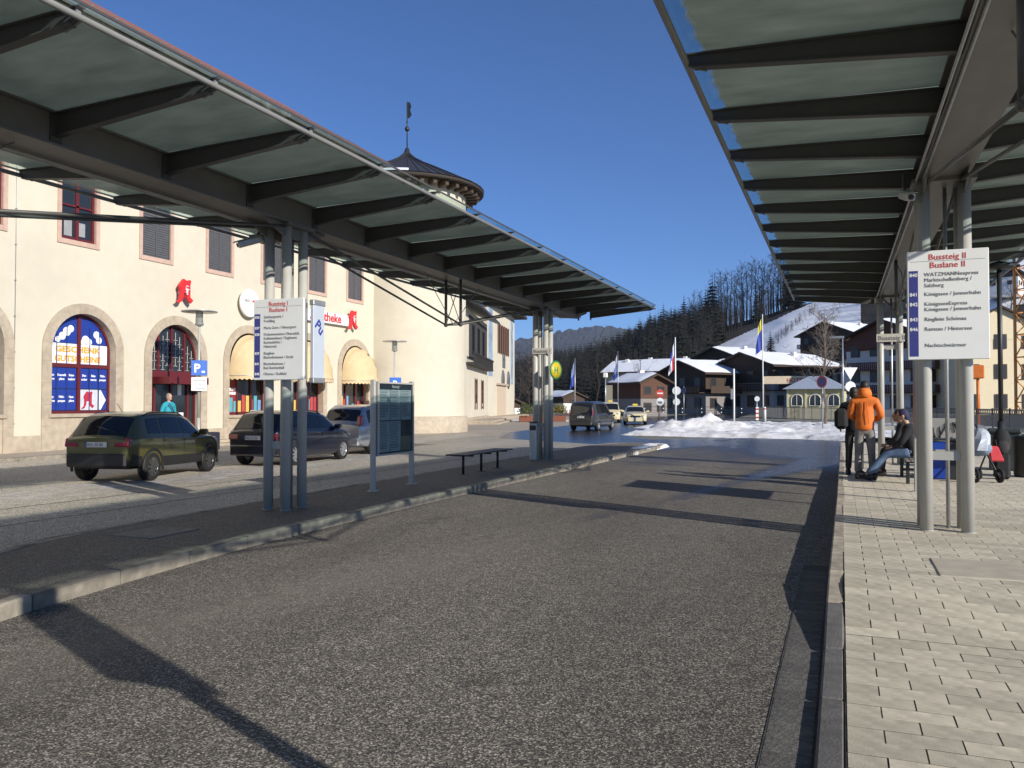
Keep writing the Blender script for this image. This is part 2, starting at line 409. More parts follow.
M_KERBL = per_piece(mat('kerb_concrete', (.26, .23, .18), .85, 0, .34, 7, .6, 40, var2=.30, v2scale=1.6), .14)
M_KERBR = per_piece(mat('bus_kerb_concrete', (.40, .345, .265), .85, 0, .3, 7, .5, 40, var2=.28, v2scale=1.5), .12)
M_KERBD = per_piece(mat('kerb_dark_stone', (.115, .108, .100), .8, 0, .25, 12, .5, 70, var2=.15, v2scale=2), .1)
M_SETT = per_piece(mat('gutter_sett', (.10, .094, .085), .85, 0, .35, 16, .8, 55, var2=.2, v2scale=4), .15)
M_SIDEWALK = mat('sidewalk_paving', (.36, .31, .25), .85, 0, .12, 3, .2, 60, var2=.12, v2scale=.5)
M_LAND = mat('winter_meadow', (.20, .19, .15), .9, 0, .3, .05, var2=.25, v2scale=.01)

# ------------------------------------------------------------------ ground, roads
def sheet(name, pts, z, m):
    mb = MB(); vs, fs = scanfill(pts, []); mb.add([(x, y, z) for x, y in vs], fs); return struct(mb.build(name, m))
gm = MB(); N = 40; S = 9000
gv = []
for j in range(N + 1):
    for i in range(N + 1):
        gv.append((-S + 2 * S * i / N, -S + 2 * S * j / N, -.03))
gm.add(gv, [(j * (N + 1) + i, j * (N + 1) + i + 1, (j + 1) * (N + 1) + i + 1, (j + 1) * (N + 1) + i) for j in range(N) for i in range(N)])
struct(gm.build('ground', M_LAND))
sheet('road', [(-7.5, -14), (-.06, -14), (-.06, 38.6), (-4, 40.8), (-8, 37.2), (-10.5, 42), (-10.6, 90), (-13, 140), (-21, 140), (-19, 60), (-17.5, 44), (-15, 36), (-7.5, 31)], 0, M_ASPH)
sheet('street', [(-21.6, -20), (-7.5, -20), (-7.5, 31), (-15, 36), (-17.5, 44), (-18.6, 40), (-20.2, 32), (-21.6, 24)], 0, M_ASPH3)
sheet('forecourt', [(-21.5, 24.3), (-20.15, 32), (-18.5, 40), (-17.4, 44), (-18.9, 60), (-22, 100), (-60, 100), (-60, 44), (-24, 44), (-24, 24.3)], .004, M_SIDEWALK)
# faint ruts and seams in the street (crack filler)
mb = MB()
def ribbon(mb, pts, w, z):
    L = []; Rr = []
    for i, p in enumerate(pts):
        a = Vector(pts[max(0, i - 1)]); b = Vector(pts[min(len(pts) - 1, i + 1)]); t = (b - a).normalized(); nn = Vector((-t.y, t.x))
        ww = w * (.6 + .8 * random.random()) / 2
        L.append((p[0] + nn.x * ww, p[1] + nn.y * ww, z)); Rr.append((p[0] - nn.x * ww, p[1] - nn.y * ww, z))
    k = len(pts); mb.add(L + Rr, [(i, k + i, k + i + 1, i + 1) for i in range(k - 1)])
def jag(p, q, n, a): return [(p[0] + (q[0] - p[0]) * i / n + random.uniform(-a, a), p[1] + (q[1] - p[1]) * i / n + random.uniform(-a, a)) for i in range(n + 1)]
ribbon(mb, jag((-10.45, 7.5), (-10.35, 24), 60, .03), .05, .004)
ribbon(mb, jag((-12.1, 8), (-11.9, 15), 20, .04), .03, .004)
struct(mb.build('road_seam', mat('bitumen_seam', (.018, .017, .016), .6, 0, .2)))

# island between the bus lane and the street
IR = [(-4.6, 0), (-5.1, 1.6), (-5.6, 3.1), (-5.97, 4.65), (-6.21, 6.53), (-6.33, 8), (-6.34, 12), (-6.28, 16), (-6.2, 20), (-6.13, 25), (-6.02, 29.2), (-6.05, 30.3), (-6.35, 31.0)]
IL = [(-7.0, 31.4), (-7.8, 31.2), (-8.3, 30.4), (-8.5, 28), (-8.5, 16), (-8.42, 9.7), (-8.38, 6.87), (-8.0, 5.8), (-7.1, 3.8), (-6.3, 2.0), (-5.6, 0)]
sheet('traffic_island', IR + IL, .125, M_ASPH2)
M_GUT = mat('gutter_wet_edge', (.05, .047, .042), .5, 0, .4, 8)
def kerb_run(parent, pts, w, z0, ztop, stone, m, inset, name='kerb_stone', zf=None, join=.012):
    """kerb stones laid end to end along a line; `inset` = side of the line on which the stone lies"""
    acc = [0]
    for a, b in zip(pts, pts[1:]): acc.append(acc[-1] + math.dist(a, b))
    def at(s):
        for i in range(len(pts) - 1):
            if s <= acc[i + 1] or i == len(pts) - 2:
                t = (s - acc[i]) / (acc[i + 1] - acc[i]); a, b = pts[i], pts[i + 1]
                return Vector((a[0] + (b[0] - a[0]) * t, a[1] + (b[1] - a[1]) * t, 0))
    n = max(1, round(acc[-1] / stone)); st = acc[-1] / n
    for k in range(n):
        p, q = at(k * st + join / 2), at((k + 1) * st - join / 2)
        t = (q - p); L = t.length; ang = math.atan2(t.y, t.x)
        zt = ztop if zf is None else None
        mb = MB(); jit = random.uniform(-.004, .004)
        y0, y1 = (0, w) if inset > 0 else (-w, 0)
        mb.bbox(0, L, y0, y1, z0, (zt if zt is not None else .1) + jit, .014)
        if zf:
            for i, v in enumerate(mb.v):
                f = v[0] / L; zz = zf((p.y + (q.y - p.y) * f)); mb.v[i] = (v[0], v[1], v[2] if v[2] < .02 else v[2] - .1 + zz)
        mm = m((p.y + q.y) / 2) if callable(m) else m
        mb.build(name, mm, parent, (p.x, p.y, 0), (0, 0, ang))
isl = bpy.data.objects['traffic_island']
kerb_run(isl, IR + IL[:3], .14, -.02, .130, 1.0, M_KERBL, 1)
kerb_run(isl, IL[2:], .13, -.02, .130, 1.0, M_KERBL, 1)
# repaired drain cover in the island
mb = MB(); mb.bbox(-7.84, -7.2, 7.2, 7.95, .115, .135, .004)
mb.build('drain_cover', mat('cover_concrete', (.20, .18, .145), .85, 0, .3, 8, .4, 40), isl)

# platform on the right: concrete block paving, raised kerb
def zplat(y): t = min(1, max(0, (y - 5.9) / 1.7)); t = t * t * (3 - 2 * t); return .05 + .14 * t
pb = MB(); ys = [-6 + .5 * i for i in range(82)]
for i in range(len(ys) - 1):
    a, b = ys[i], ys[i + 1]
    pb.add([(.005, a, zplat(a) - .0028), (7.5, a, zplat(a) - .0028), (7.5, b, zplat(b) - .0028), (.005, b, zplat(b) - .0028)], [(0, 1, 2, 3)])
pav = struct(pb.build('platform_pavement', M_JOINT))
def pz_mesh(L, W):
    mb = MB(); mb.box(.004, L - .004, .0055, W - .0055, -.03, 0); return mb.mesh('paver', M_PAVE)
PL, PW = .34, .17
PM = {True: pz_mesh(PL, PW), False: pz_mesh(PL / 2, PW)}
one = []; rest = []
SLAB = (.74, 1.95, 7.85, 8.75)
for j in range(int((34 + 3) / PW)):
    y = -3 + PW * j
    if y > 33: break
    x = .012; first = (j % 2 == 1)
    while x < 6.9:
        L = PL / 2 if first else PL; first = False
        if not (x > SLAB[0] and x + L < SLAB[1] and y > SLAB[2] and y + PW < SLAB[3]):
            (one if (y > 3.3 and x < .177 * y + .12) else rest).append((x, y, L))
        x += L
one.sort(key=lambda t: t[1]); rest += one[300:]; one = one[:300]
for x, y, L in one:
    zz = zplat(y + PW / 2); o = link('paver', PM[L > .3], pav, (x, y, zz + random.uniform(-.0008, .0012)))
    o.rotation_euler = (math.atan((zplat(y + PW) - zplat(y)) / PW) + random.uniform(-.003, .003), random.uniform(-.003, .003), random.uniform(-.006, .006))
mb = MB()
for x, y, L in rest:
    za, zb_ = zplat(y), zplat(y + PW); g = .005; dz = random.uniform(-.0008, .0012)
    mb.add([(x + g, y + g, za - .02), (x + L - g, y + g, za - .02), (x + L - g, y + .2 - g, zb_ - .02), (x + g, y + .2 - g, zb_ - .02),
            (x + g, y + g, za + dz), (x + L - g, y + g, za + dz), (x + L - g, y + .2 - g, zb_ + dz), (x + g, y + .2 - g, zb_ + dz)],
           [(4, 5, 6, 7), (0, 1, 5, 4), (1, 2, 6, 5), (2, 3, 7, 6), (3, 0, 4, 7)])
stuff(mb.build('paving_field', M_PAVE, pav))
mb = MB(); mb.bbox(.76, 1.93, 7.87, 8.73, .14, .200, .01)
mb.build('cover_slab', mat('slab_concrete', (.46, .41, .32), .85, 0, .14, 5, .2, 70), pav)
kerb_run(pav, [(-.125, -6), (-.125, 3), (-.12, 6.6), (-.10, 9.6), (-.075, 14), (-.05, 24), (-.03, 33.5)], .128, -.05, .19, 1.0, lambda y: M_KERBD if y < 6.55 else M_KERBR, -1, zf=zplat)
# gutter of rough setts beside the kerb
gut = struct(MB().add([(-.37, -4, .004), (-.10, -4, .004), (-.10, 9, .004), (-.37, 9, .004)], [(0, 1, 2, 3)]).build('gutter', mat('gutter_grit', (.07, .065, .058), .9, 0, .4, 40)))
y = 1.6
while y < 8.6:
    h = random.uniform(.13, .22); x = -.46
    cuts = [-.366, -.135]
    for a, b in zip(cuts, cuts[1:]):
        mb = MB(); mb.bbox(a + .003, b - .003, 0, h - .006, -.02, .0062 + random.uniform(-.001, .001), .003)
        mb.v = [(vx + random.uniform(-.002, .002), vy + random.uniform(-.003, .003), vz) for vx, vy, vz in mb.v]
        mb.build('sett', M_SETT, gut, (0, y, 0))
    y += h
# sidewalk along the old building, with its kerb
sw = sheet('sidewalk', [(-24, -20), (-21.5, -20), (-21.5, 24.2), (-24, 24.2)], .12, M_SIDEWALK)
kerb_run(sw, [(-21.5, 0), (-21.5, 24.2)], .14, -.02, .124, 1.5, M_KERBL, 1)

# ------------------------------------------------------------------ snow
def hash2(i, j, s=0):
    n = math.sin(i * 127.1 + j * 311.7 + s * 74.7) * 43758.5453; return n - math.floor(n)
def vnoise(x, y, s=0):
    i, j = math.floor(x), math.floor(y); fx, fy = x - i, y - j; fx = fx * fx * (3 - 2 * fx); fy = fy * fy * (3 - 2 * fy)
    a = hash2(i, j, s) * (1 - fx) + hash2(i + 1, j, s) * fx; b = hash2(i, j + 1, s) * (1 - fx) + hash2(i + 1, j + 1, s) * fx
    return a * (1 - fy) + b * fy
def fbm(x, y, s=0, o=4):
    v = 0; a = .5
    for k in range(o): v += a * vnoise(x, y, s + k); x *= 2.03; y *= 2.03; a *= .5
    return v
def snow_field(name, x0, x1, y0, y1, hfun, step, m):
    """bumpy snow where hfun > 0"""
    nx, ny = int((x1 - x0) / step), int((y1 - y0) / step); idx = {}; vs = []; fs = []
    H = [[hfun(x0 + i * step, y0 + j * step) for i in range(nx + 1)] for j in range(ny + 1)]
    def vid(i, j):
        if (i, j) not in idx: idx[(i, j)] = len(vs); vs.append((x0 + i * step, y0 + j * step, max(H[j][i], -.02)))
        return idx[(i, j)]
    for j in range(ny):
        for i in range(nx):
            if max(H[j][i], H[j][i + 1], H[j + 1][i], H[j + 1][i + 1]) > 0: fs.append((vid(i, j), vid(i + 1, j), vid(i + 1, j + 1), vid(i, j + 1)))
    return stuff(tag(MB().add(vs, fs, True).build(name, m), '', 'snow'))
def hump(x, y, cx, cy, rx, ry, h): d = ((x - cx) / rx) ** 2 + ((y - cy) / ry) ** 2; return h * math.exp(-d * 1.4)
def edge_y(x): return 40.6 + .12 * math.sin(x * 1.3) + (0 if x > -4.5 else (x + 4.5) * -.25) + (.0 if x < -1.5 else -(x + 1.5) * .8)
def h_bank(x, y):
    e = min((y - edge_y(x)) * .5, (68 - y) * .3, (x + 10.6 - .05 * (y - 40)) * .5, (9 - x) * .3)
    h = -.05 + min(.17, max(-.1, e)) + .16 * (fbm(x * .9, y * .9, 3) - .35)
    h += hump(x, y, -7.0, 46.7, 1.4, 1.4, .58) + hump(x, y, -8.6, 46.2, 1.2, 1.4, .34) + hump(x, y, -5.3, 47.3, 1.3, 1.3, .32) + hump(x, y, -9.6, 47.6, .9, 1.2, .3)
    h += hump(x, y, -2.0, 45.5, 3.5, .9, .16) + hump(x, y, -6.8, 47, .35, .4, .3)
    return h + (.34 * (fbm(x * 1.7, y * 1.7, 9) - .45) + .34 * abs(fbm(x * 4.1, y * 4.1, 15) - .5)) * (.5 + min(1, max(0, h) * 1.6) if h > 0 else .2)
s1 = snow_field('snow_bank', -12, 9, 39, 70, h_bank, .22, M_OLDSNOW); s1['label'] = 'ploughed snow bank and heap at the far end of the bus lane'
def h_isl(x, y):
    e = .35 - abs(x + 6.45 + .04 * (y - 29)) * .9; e = min(e, (y - 26.5) * .12, (31.2 - y) * .6)
    return .125 + min(.07, e * .2) * (1 if e > 0 else .5) - .015 + .05 * (fbm(x * 4, y * 2, 5) - .5) if e > -.05 else -.05
s2 = snow_field('snow_remnant', -7.4, -6.0, 25, 31.4, h_isl, .1, M_OLDSNOW); s2['label'] = 'thin snow left on the kerb at the tip of the traffic island'
def h_st(x, y):
    c = -13.55 - .03 * (y - 12) - .25 * math.sin(y * .7); e = .95 - abs(x - c) + 1.9 * (fbm(x * 1.5, y * 1.1, 8) - .52)
    return -.006 + .035 * min(.5, e)
s3 = snow_field('snow_remnant', -15.2, -12.2, 9.2, 24, h_st, .1, slush('street_slush')); s3['label'] = 'strip of trodden snow under the parked cars'
def h_tw(x, y):
    c = -16.6 - .16 * (y - 28) ; e = 1.0 - abs(x - c) + 2.2 * (fbm(x * 1.1, y * .8, 12) - .5)
    return -.006 + .04 * min(.5, e)
s4 = snow_field('snow_remnant', -20.5, -14, 26, 40, h_tw, .12, slush('street_slush')); s4['label'] = 'melting snow strip on the forecourt below the round tower'
def h_pl(x, y):
    e = 1.1 - math.hypot((x + 26) / 7, (y - 73) / 3.2) + .5 * (fbm(x * .5, y * .5, 4) - .5); return -.01 + .14 * min(1, e)
s5 = snow_field('snow_remnant', -36, -16, 66, 80, h_pl, .3, M_OLDSNOW); s5['label'] = 'snow lying around the planters by the roundabout'
def h_taxi(x, y):
    e = 1.0 - math.hypot((x + 11.6) / 1.6, (y - 55) / 1.6) + .6 * (fbm(x * .9, y * .9, 6) - .5); return -.03 + .26 * min(1, e)
s6 = snow_field('snow_remnant', -14, -9, 52, 58, h_taxi, .18, M_OLDSNOW); s6['label'] = 'low snow heap on the road in front of the cream taxi'
# ------------------------------------------------------------------ bus canopies
def canopy(label, xc, y_first, s, n0, n1, clusters, dx, xp, bay_trusses):
    M_CG = canopy_glass('canopy_glass', xp - .10, 0)
    xk = xp - .06
    t = thing('bus_canopy', label, 'canopy', (xc, 0, 0))
    y0, y1 = y_first + s * n0, y_first + s * n1
    beam = MB(); beam.box(-.19, .19, y0 - .1, y1 - 1.2, 4.24, 4.545); beam.box(-.25, .25, y0 - .1, y1 - 1.2, 4.215, 4.24); beam.box(-.25, .25, y0 - .1, y1 - .4, 4.545, 4.565)
    # tapering end of the box beam
    a, b = y1 - 1.2, y1 - .4
    beam.add([(-.19, a, 4.24), (.19, a, 4.24), (.19, b, 4.42), (-.19, b, 4.42), (-.19, a, 4.545), (.19, a, 4.545), (.19, b, 4.545), (-.19, b, 4.545)],
             [(3, 2, 1, 0), (0, 1, 5, 4), (1, 2, 6, 5), (2, 3, 7, 6), (3, 0, 4, 7)])
    bo = beam.build('main_beam', M_BEAM, t)
    cd = MB()
    for cx in (-.22, -.29): cd.tube([(cx, y0, 4.19), (cx, y1 - 1.5, 4.19)], .014, 6)
    cd.build('cable_conduit', M_GALV, t)
    # one rib mesh, shared
    def rib(sd):
        mb = MB(); w = .011
        P = [(.19, 4.325), (xk, 4.505), (xp, 4.53), (xp, 4.605), (.19, 4.545)]
        mb.add([(sd * x, e * w, z) for e in (-1, 1) for x, z in P], [(0, 1, 2, 3, 4), (9, 8, 7, 6, 5)] + [(i, i + 5, (i + 1) % 5 + 5, (i + 1) % 5) for i in range(5)])
        for (xa, za, xb, zb) in ((.19, 4.32, xk, 4.50), (.19, 4.55, xp, 4.612)): mb.bar((sd * xa, 0, za), (sd * xb, 0, zb), .085, .014)
        mb.box(min(sd * .19, sd * .205), max(sd * .19, sd * .205), -.07, .07, 4.26, 4.54)
        return mb.mesh('rib', M_DARKSTEEL)
    rm = {1: rib(1), -1: rib(-1)}
    def brk(sd):
        mb = MB(); mb.box(min(sd * (xp - .01), sd * (xp + .01)), max(sd * (xp - .01), sd * (xp + .01)), -.02, .02, 4.53, 4.612); mb.box(min(sd * (xp - .07), sd * (xp + .05)), max(sd * (xp - .07), sd * (xp + .05)), -.03, .03, 4.612, 4.621)
        mb.bar((sd * (xp - .17), .03, 4.49), (sd * xp, .03, 4.55), .02, .05); return mb.mesh('bracket', M_STEEL)
    bkm = {1: brk(1), -1: brk(-1)}
    def pane(sd):
        mb = MB(); g = .012
        A = (.12, 4.57); B = (xp + .055, 4.625)
        nx = 8; top = []; 
        for i in range(nx + 1):
            f = i / nx; x = A[0] + (B[0] - A[0]) * f; z = A[1] + (B[1] - A[1]) * f; top.append((x, z))
        v = [(sd * x, yy, z + dz) for dz in (0, .016) for yy in (g, s - g) for x, z in top]; m = nx + 1
        f = []
        for i in range(nx):
            f += [(i, m + i, m + i + 1, i + 1), (2 * m + i, 2 * m + i + 1, 3 * m + i + 1, 3 * m + i), (i, i + 1, 2 * m + i + 1, 2 * m + i), (m + i, 3 * m + i, 3 * m + i + 1, m + i + 1)]
        f += [(0, 2 * m, 3 * m, m), (nx, m + nx, 3 * m + nx, 2 * m + nx)]
        return mb.add(v, f).mesh('glass_pane', M_CG)
    pm = {1: pane(1), -1: pane(-1)}
    for sd in (1, -1):
        for k in range(n0, n1 + 1):
            y = y_first + s * k
            r_ = link('rib', rm[sd], t, (0, y, 0)); link('bracket', bkm[sd], r_)
            if k < n1:
                po = link('glass_pane', pm[sd], t, (0, y, random.uniform(-.003, .003)))
        MB().tube([(sd * xp, y0 - .2, 4.55), (sd * xp, y1 + .2, 4.55)], .027, 10).build('edge_tube', M_STEEL, t)
        mb = MB(); mb.box(min(sd * (xp + .055), sd * (xp + .065)), max(sd * (xp + .055), sd * (xp + .065)), y0, y1, 4.622, 4.645); mb.build('edge_trim', M_DARKSTEEL, t)
    pole = MB().tube([(0, 0, -.02), (0, 0, 4.23)], .07, 20); collar = MB().lathe([(.072, 0), (.080, 0), (.080, .006), (.072, .01)], 20)
    pmesh = pole.mesh('pole', M_POLE); cm = collar.mesh('foot_plate', M_POLE)
    for (cy, zb) in clusters:
        for sx in (-1, 1):
            for sy in (-1, 1):
                p_ = link('pole', pmesh, t, (sx * dx, cy + sy * .19, zb - .0)); p_.location.z = 0 if zb < .1 else 0
                c_ = link('foot_plate', cm, p_, (0, 0, zb + .002))
        for z in (1.05, 3.0):
            for sy in (-1, 1): MB().box(-dx, dx, cy + sy * .19 - .012, cy + sy * .19 + .012, z - .05, z + .05).build('spacer_plate', M_POLE, t)
        mb = MB(); mb.box(-dx - .12, dx + .12, cy - .32, cy + .32, 4.17, 4.214)
        # haunches below the beam at the column head
        for sx in (-1, 1):
            X = sx * dx
            mb.add([(X - .012, cy - .75, 4.214), (X - .012, cy + .75, 4.214), (X - .012, cy + .25, 4.02), (X - .012, cy - .25, 4.02), (X + .012, cy - .75, 4.214), (X + .012, cy + .75, 4.214), (X + .012, cy + .25, 4.02), (X + .012, cy - .25, 4.02)],
                   [(0, 1, 2, 3), (7, 6, 5, 4), (0, 4, 5, 1), (1, 5, 6, 2), (2, 6, 7, 3), (3, 7, 4, 0)])
        mb.build('column_head', M_BEAM, t)
        MB().tube([(dx * .2, cy + .1, zb), (dx * .2, cy + .1, 4.2)], .022, 8).build('rain_pipe', M_GALV, t)
    # queen-post trusses under the beam between the columns
    for (ya, yb) in bay_trusses:
        ym = (ya + yb) / 2; zl = 3.28
        for sx in (-1, 1):
            X = sx * .17
            q = MB(); q.tube([(X, ym, 4.22), (X, ym, zl)], .03, 10); q.ball((X, ym, zl), .045, .045, .045); q.build('truss_post', M_DARKSTEEL, t)
            r = MB()
            for yy in (ya, yb): r.tube([(X, yy + (.2 if yy < ym else -.2), 4.18), (X, ym, zl)], .02, 8)
            r.build('tension_rod', M_DARKSTEEL, t)
        tb = MB(); tb.tube([(-.17, ym, zl), (.17, ym, zl)], .02, 8); tb.tube([(-.17, ym, zl), (.17, ym, 4.2)], .009, 6); tb.tube([(.17, ym, zl), (-.17, ym, 4.2)], .009, 6)
        tb.tube([(0, ym - 1.3, 4.2), (0, ym, zl)], .008, 6); tb.tube([(0, ym + 1.3, 4.2), (0, ym, zl)], .008, 6)
        tb.build('cross_tie', M_STEEL, t)
    return t
cl = canopy('long glass bus shelter roof on grey steel columns over the traffic island', -7.5, 4.53, 1.472, -7, 14, [(-1.2, .125), (10.0, .125), (21.2, .125)], .15, 2.2, [(-1.2, 10.0), (10.0, 21.2)])
crr = canopy('glass bus shelter roof on steel columns above the paved platform', 1.11, 7.08, 1.445, -7, 12, [(-.4, .05), (10.8, .19), (22.0, .19)], .21, 2.31, [(-.4, 10.8), (10.8, 22.0)])

# ------------------------------------------------------------------ bus stop signs
def board(name, label, x0, x1, y, z0, z1, head, rows, plates_x=None, ysz=.075, cat='sign'):
    """white panel facing -Y: two red heading lines, blue strip with line numbers, grey destinations"""
    xc = (x0 + x1) / 2; W = x1 - x0; H = z1 - z0
    t = thing(name, label, cat, (xc, y, z0))
    MB().bbox(-W / 2, W / 2, -.02, .02, 0, H, .006).build('panel', M_WHITE, t)
    MB().box(-W / 2 - .006, W / 2 + .006, .021, .04, .01, H - .01).build('back_tray', M_GALV, t)
    mb = MB()
    for sx in (-.13, .13):
        for z in (.12 * H, .88 * H): mb.box(sx - .02, sx + .02, .04, .13, z - .04, z + .04)
    mb.build('clamp', M_STEEL, t)
    yl = -.0225
    for i, h in enumerate(head): text(h, 0.088 * H / 1.15, M_REDTXT, t, (0, yl, H * (.915 - .075 * i)), FACE_Y, align='CENTER', bold=.0004)
    MB().box(-W * .46, W * .46, -.0215, -.0195, H * .902, H * .905).build('rule_line', M_GREYTXT, t)
    MB().box(-W * .48, -W * .365, -.0218, -.0195, H * .03, H * .82).build('blue_strip', M_BLUE, t)
    for (num, z, lines) in rows:
        if num: text(num, .052 * H / 1.15, M_WHITETXT, t, (-W * .4225, -.0238, z * H), FACE_Y, align='CENTER', bold=.0012, name='line_number')
        for i, s in enumerate(lines): text(s, .056 * H / 1.15, M_GREYTXT, t, (-W * .29, yl, (z - .05 * i) * H), FACE_Y, bold=.0)
    return t
# screws and rule lines are part of the printed panel
board('platform_sign', 'white platform sign with red heading on the right columns, destinations beside a blue strip', .715, 1.535, 10.475, 2.14, 3.375, ['Bussteig II', 'Buslane II'],
      [('840', .765, ['WATZMANNexpress', 'Marktschellenberg /', 'Salzburg']), ('841', .585, ['K\u00f6nigssee / Jennerbahn']), ('842', .495, ['K\u00f6nigsseeExpress', 'K\u00f6nigssee / Jennerbahn']), ('843', .355, ['Ringlinie Sch\u00f6nau']), ('846', .265, ['Ramsau / Hintersee']), ('', .115, ['Nachtschw\u00e4rmer'])])
bl = board('platform_sign', 'white platform sign with faded red heading on the left traffic island columns', -7.79, -6.94, 9.66, 1.975, 3.12, ['Bussteig I', 'Buslane I'],
      [('836', .765, ['Salzbergwerk /', 'Freidling']), ('837', .63, ['Maria Gern / Hintergern']), ('838', .55, ['Dokumentation Obersalzb.', 'Kehlsteinhaus / Eaglenest', 'Buchenh\u00f6he /', 'Hintereck']), ('839', .315, ['Ringlinie', 'Bischofswiesen / Strub']), ('841', .185, ['Bischofswiesen /', 'Bad Reichenhall']), ('848', .06, ['Oberau / Ro\u00dffeld'])])
nb_ = board('platform_sign', 'white platform sign on a twin post nearest the camera', .53, 1.35, 1.62, 2.14, 3.375, ['Bussteig II', 'Buslane II'], [])
for sx in (-.07, .07): MB().tube([(sx, .09, -2.09), (sx, .09, 1.24)], .03, 12).build('post', M_POLE, nb_)
# advertising panel standing edge-on behind the left sign
ad = thing('advert_panel', 'pale advertising panel with blue slanted letters behind the left platform sign', 'advert', (-7.16, 10.30, 1.98))
MB().bbox(-.03, .03, -.15, .13, 0, 1.14, .01).build('panel', mat('advert_pale_blue', (.46, .51, .58), .4, 0, .04), ad)
for z in (0, 1.14): MB().bbox(-.04, .04, -.16, .14, z - .04, z + .04, .008).build('rail', M_GALV, ad)
text('Pu', .21, mat('advert_blue_letters', (.03, .05, .30), .5), ad, (.033, -.13, .80), (PI / 2, R(42), PI / 2), bold=.006)

def small_plate(label, x0, x1, y, z0, z1, s):
    t = thing('name_plate', label, 'sign', ((x0 + x1) / 2, y, z0))
    W = x1 - x0; H = z1 - z0
    MB().bbox(-W / 2, W / 2, -.015, .015, 0, H, .004).build('panel', mat('plate_beige', (.55, .52, .45), .5), t)
    text(s, H * .78, M_GREYTXT, t, (-W * .45, -.0175, H * .22), FACE_Y, bold=.002); return t
small_plate('small beige name plate across the second pair of right columns', .80, 1.42, 21.72, 3.11, 3.30, 'Bussteig II')
small_plate('small grey name plate across the far columns of the traffic island', -7.70, -7.14, 20.92, 2.96, 3.12, 'Bussteig I')
hs = thing('bus_stop_sign', 'round yellow and green bus stop sign on the far island column', 'sign', (-7.02, 20.84, 2.52), R(71))
MB().lathe([(0, 0), (.25, 0), (.25, .02), (0, .02)], 28).xf(Matrix.Rotation(PI / 2, 4, 'X')).build('disc', mat('stop_green', (.02, .22, .08), .45), hs, rot=(0, 0, 0))
MB().lathe([(0, 0), (.21, 0), (.21, .004), (0, .004)], 28).xf(Matrix.Rotation(PI / 2, 4, 'X')).build('yellow_field', mat('stop_yellow', (.55, .42, .02), .45), hs, (0, -.019, 0))
text('H', .24, mat('stop_green', (.02, .22, .08)), hs, (0, -.0255, -.085), FACE_Y, align='CENTER', bold=.006)
MB().box(-.03, .03, 0, .12, -.03, .03).build('clamp', M_STEEL, hs)
# small waste bin on the far island column
wb = thing('waste_bin', 'narrow grey waste bin strapped to the far island columns', 'bin', (-7.62, 20.80, .125))
MB().bbox(-.10, .10, -.08, .08, .0, 1.0, .02).build('bin_body', M_GALV, wb)
MB().bbox(-.09, .09, -.084, -.07, .80, .93, .004).build('slot', M_BLACKMETAL, wb)
MB().bbox(-.11, .11, -.09, .09, 1.0, 1.03, .008).build('lid', M_DARKSTEEL, wb)

# timetable case on the island, seen obliquely
def CASE_BODY(tc_, head):
    for yy in (-.69, .69):
        p_ = MB().bbox(-.045, .045, yy - .035, yy + .035, 0, 1.93, .012).build('post', M_POLE, tc_)
        MB().bbox(-.08, .08, yy - .07, yy + .07, 0, .012, .004).build('foot_plate', M_POLE, p_)
    MB().bbox(-.05, .05, -.65, .65, .60, 1.89, .012).build('case_body', mat('case_grey', (.10, .10, .10), .4, .2, .06), tc_)
    paper = mat('timetable_paper', (.70, .73, .75), .7, 0, .06, 4)
    for i in range(3):
        for j in range(2):
            if i == 2 and j == 0: continue
            MB().box(.0505, .053, -.57 + i * .385, -.205 + i * .385, .66 + j * .56, 1.20 + j * .56).build('timetable_sheet', paper, tc_)
    MB().box(.0505, .053, .20, .565, .66, .92).build('timetable_sheet', mat('map_sheet', (.35, .34, .26), .7, 0, .2, 9), tc_)
    MB().box(.0505, .053, .36, .50, .95, 1.19).build('notice', mat('notice_dark', (.08, .08, .09), .6), tc_)
    lines = MB()
    for i in range(3):
        for j in range(2):
            if i == 2 and j == 0: continue
            for k in range(17):
                z = 1.17 - k * .028 + j * .56
                lines.box(.0535, .0545, -.55 + i * .385, -.24 + i * .385 - .12 * hash2(i, k, j), z, z + .010)
    lines.build('print_lines', mat('print_grey', (.2, .21, .23), .7), tc_)
    MB().box(.054, .058, -.58, .58, 1.775, 1.86).build('header_strip', mat('case_header', (.05, .055, .07), .5), tc_)
    text(head, .075, M_WHITETXT, tc_, (.0595, 0, 1.795), FACE_X, align='CENTER', bold=.001)
    MB().box(.066, .070, -.60, .60, .635, 1.865).build('front_glass', glass_mat('case_glass', (.01, .012, .014), .03, .09), tc_)
    mb = MB()
    for z in (.60, 1.865): mb.bbox(.045, .08, -.65, .65, z, z + .03, .004)
    for yy in (-.65, .61): mb.bbox(.045, .08, yy, yy + .04, .63, 1.865, .004)
    mb.build('case_frame', M_POLE, tc_)
def timetable_case(label, loc, head, up=0):
  tc_ = thing('timetable_case', label, 'display case', loc)
  CASE_BODY(tc_, head)
  if up:
    for c_ in tc_.children: c_.location.z += up
    for c_ in [c_ for c_ in tc_.children if c_.name.startswith('post')]: c_.location.z -= up; c_.scale.z = (1.93 + up) / 1.93
  return tc_
timetable_case('glazed timetable display case on two posts on the traffic island', (-7.52, 13.15, .125), 'Bussteig I')
timetable_case('timetable display case seen edge-on behind the right platform columns', (1.15, 14.45, .19), 'Bussteig II', .32)

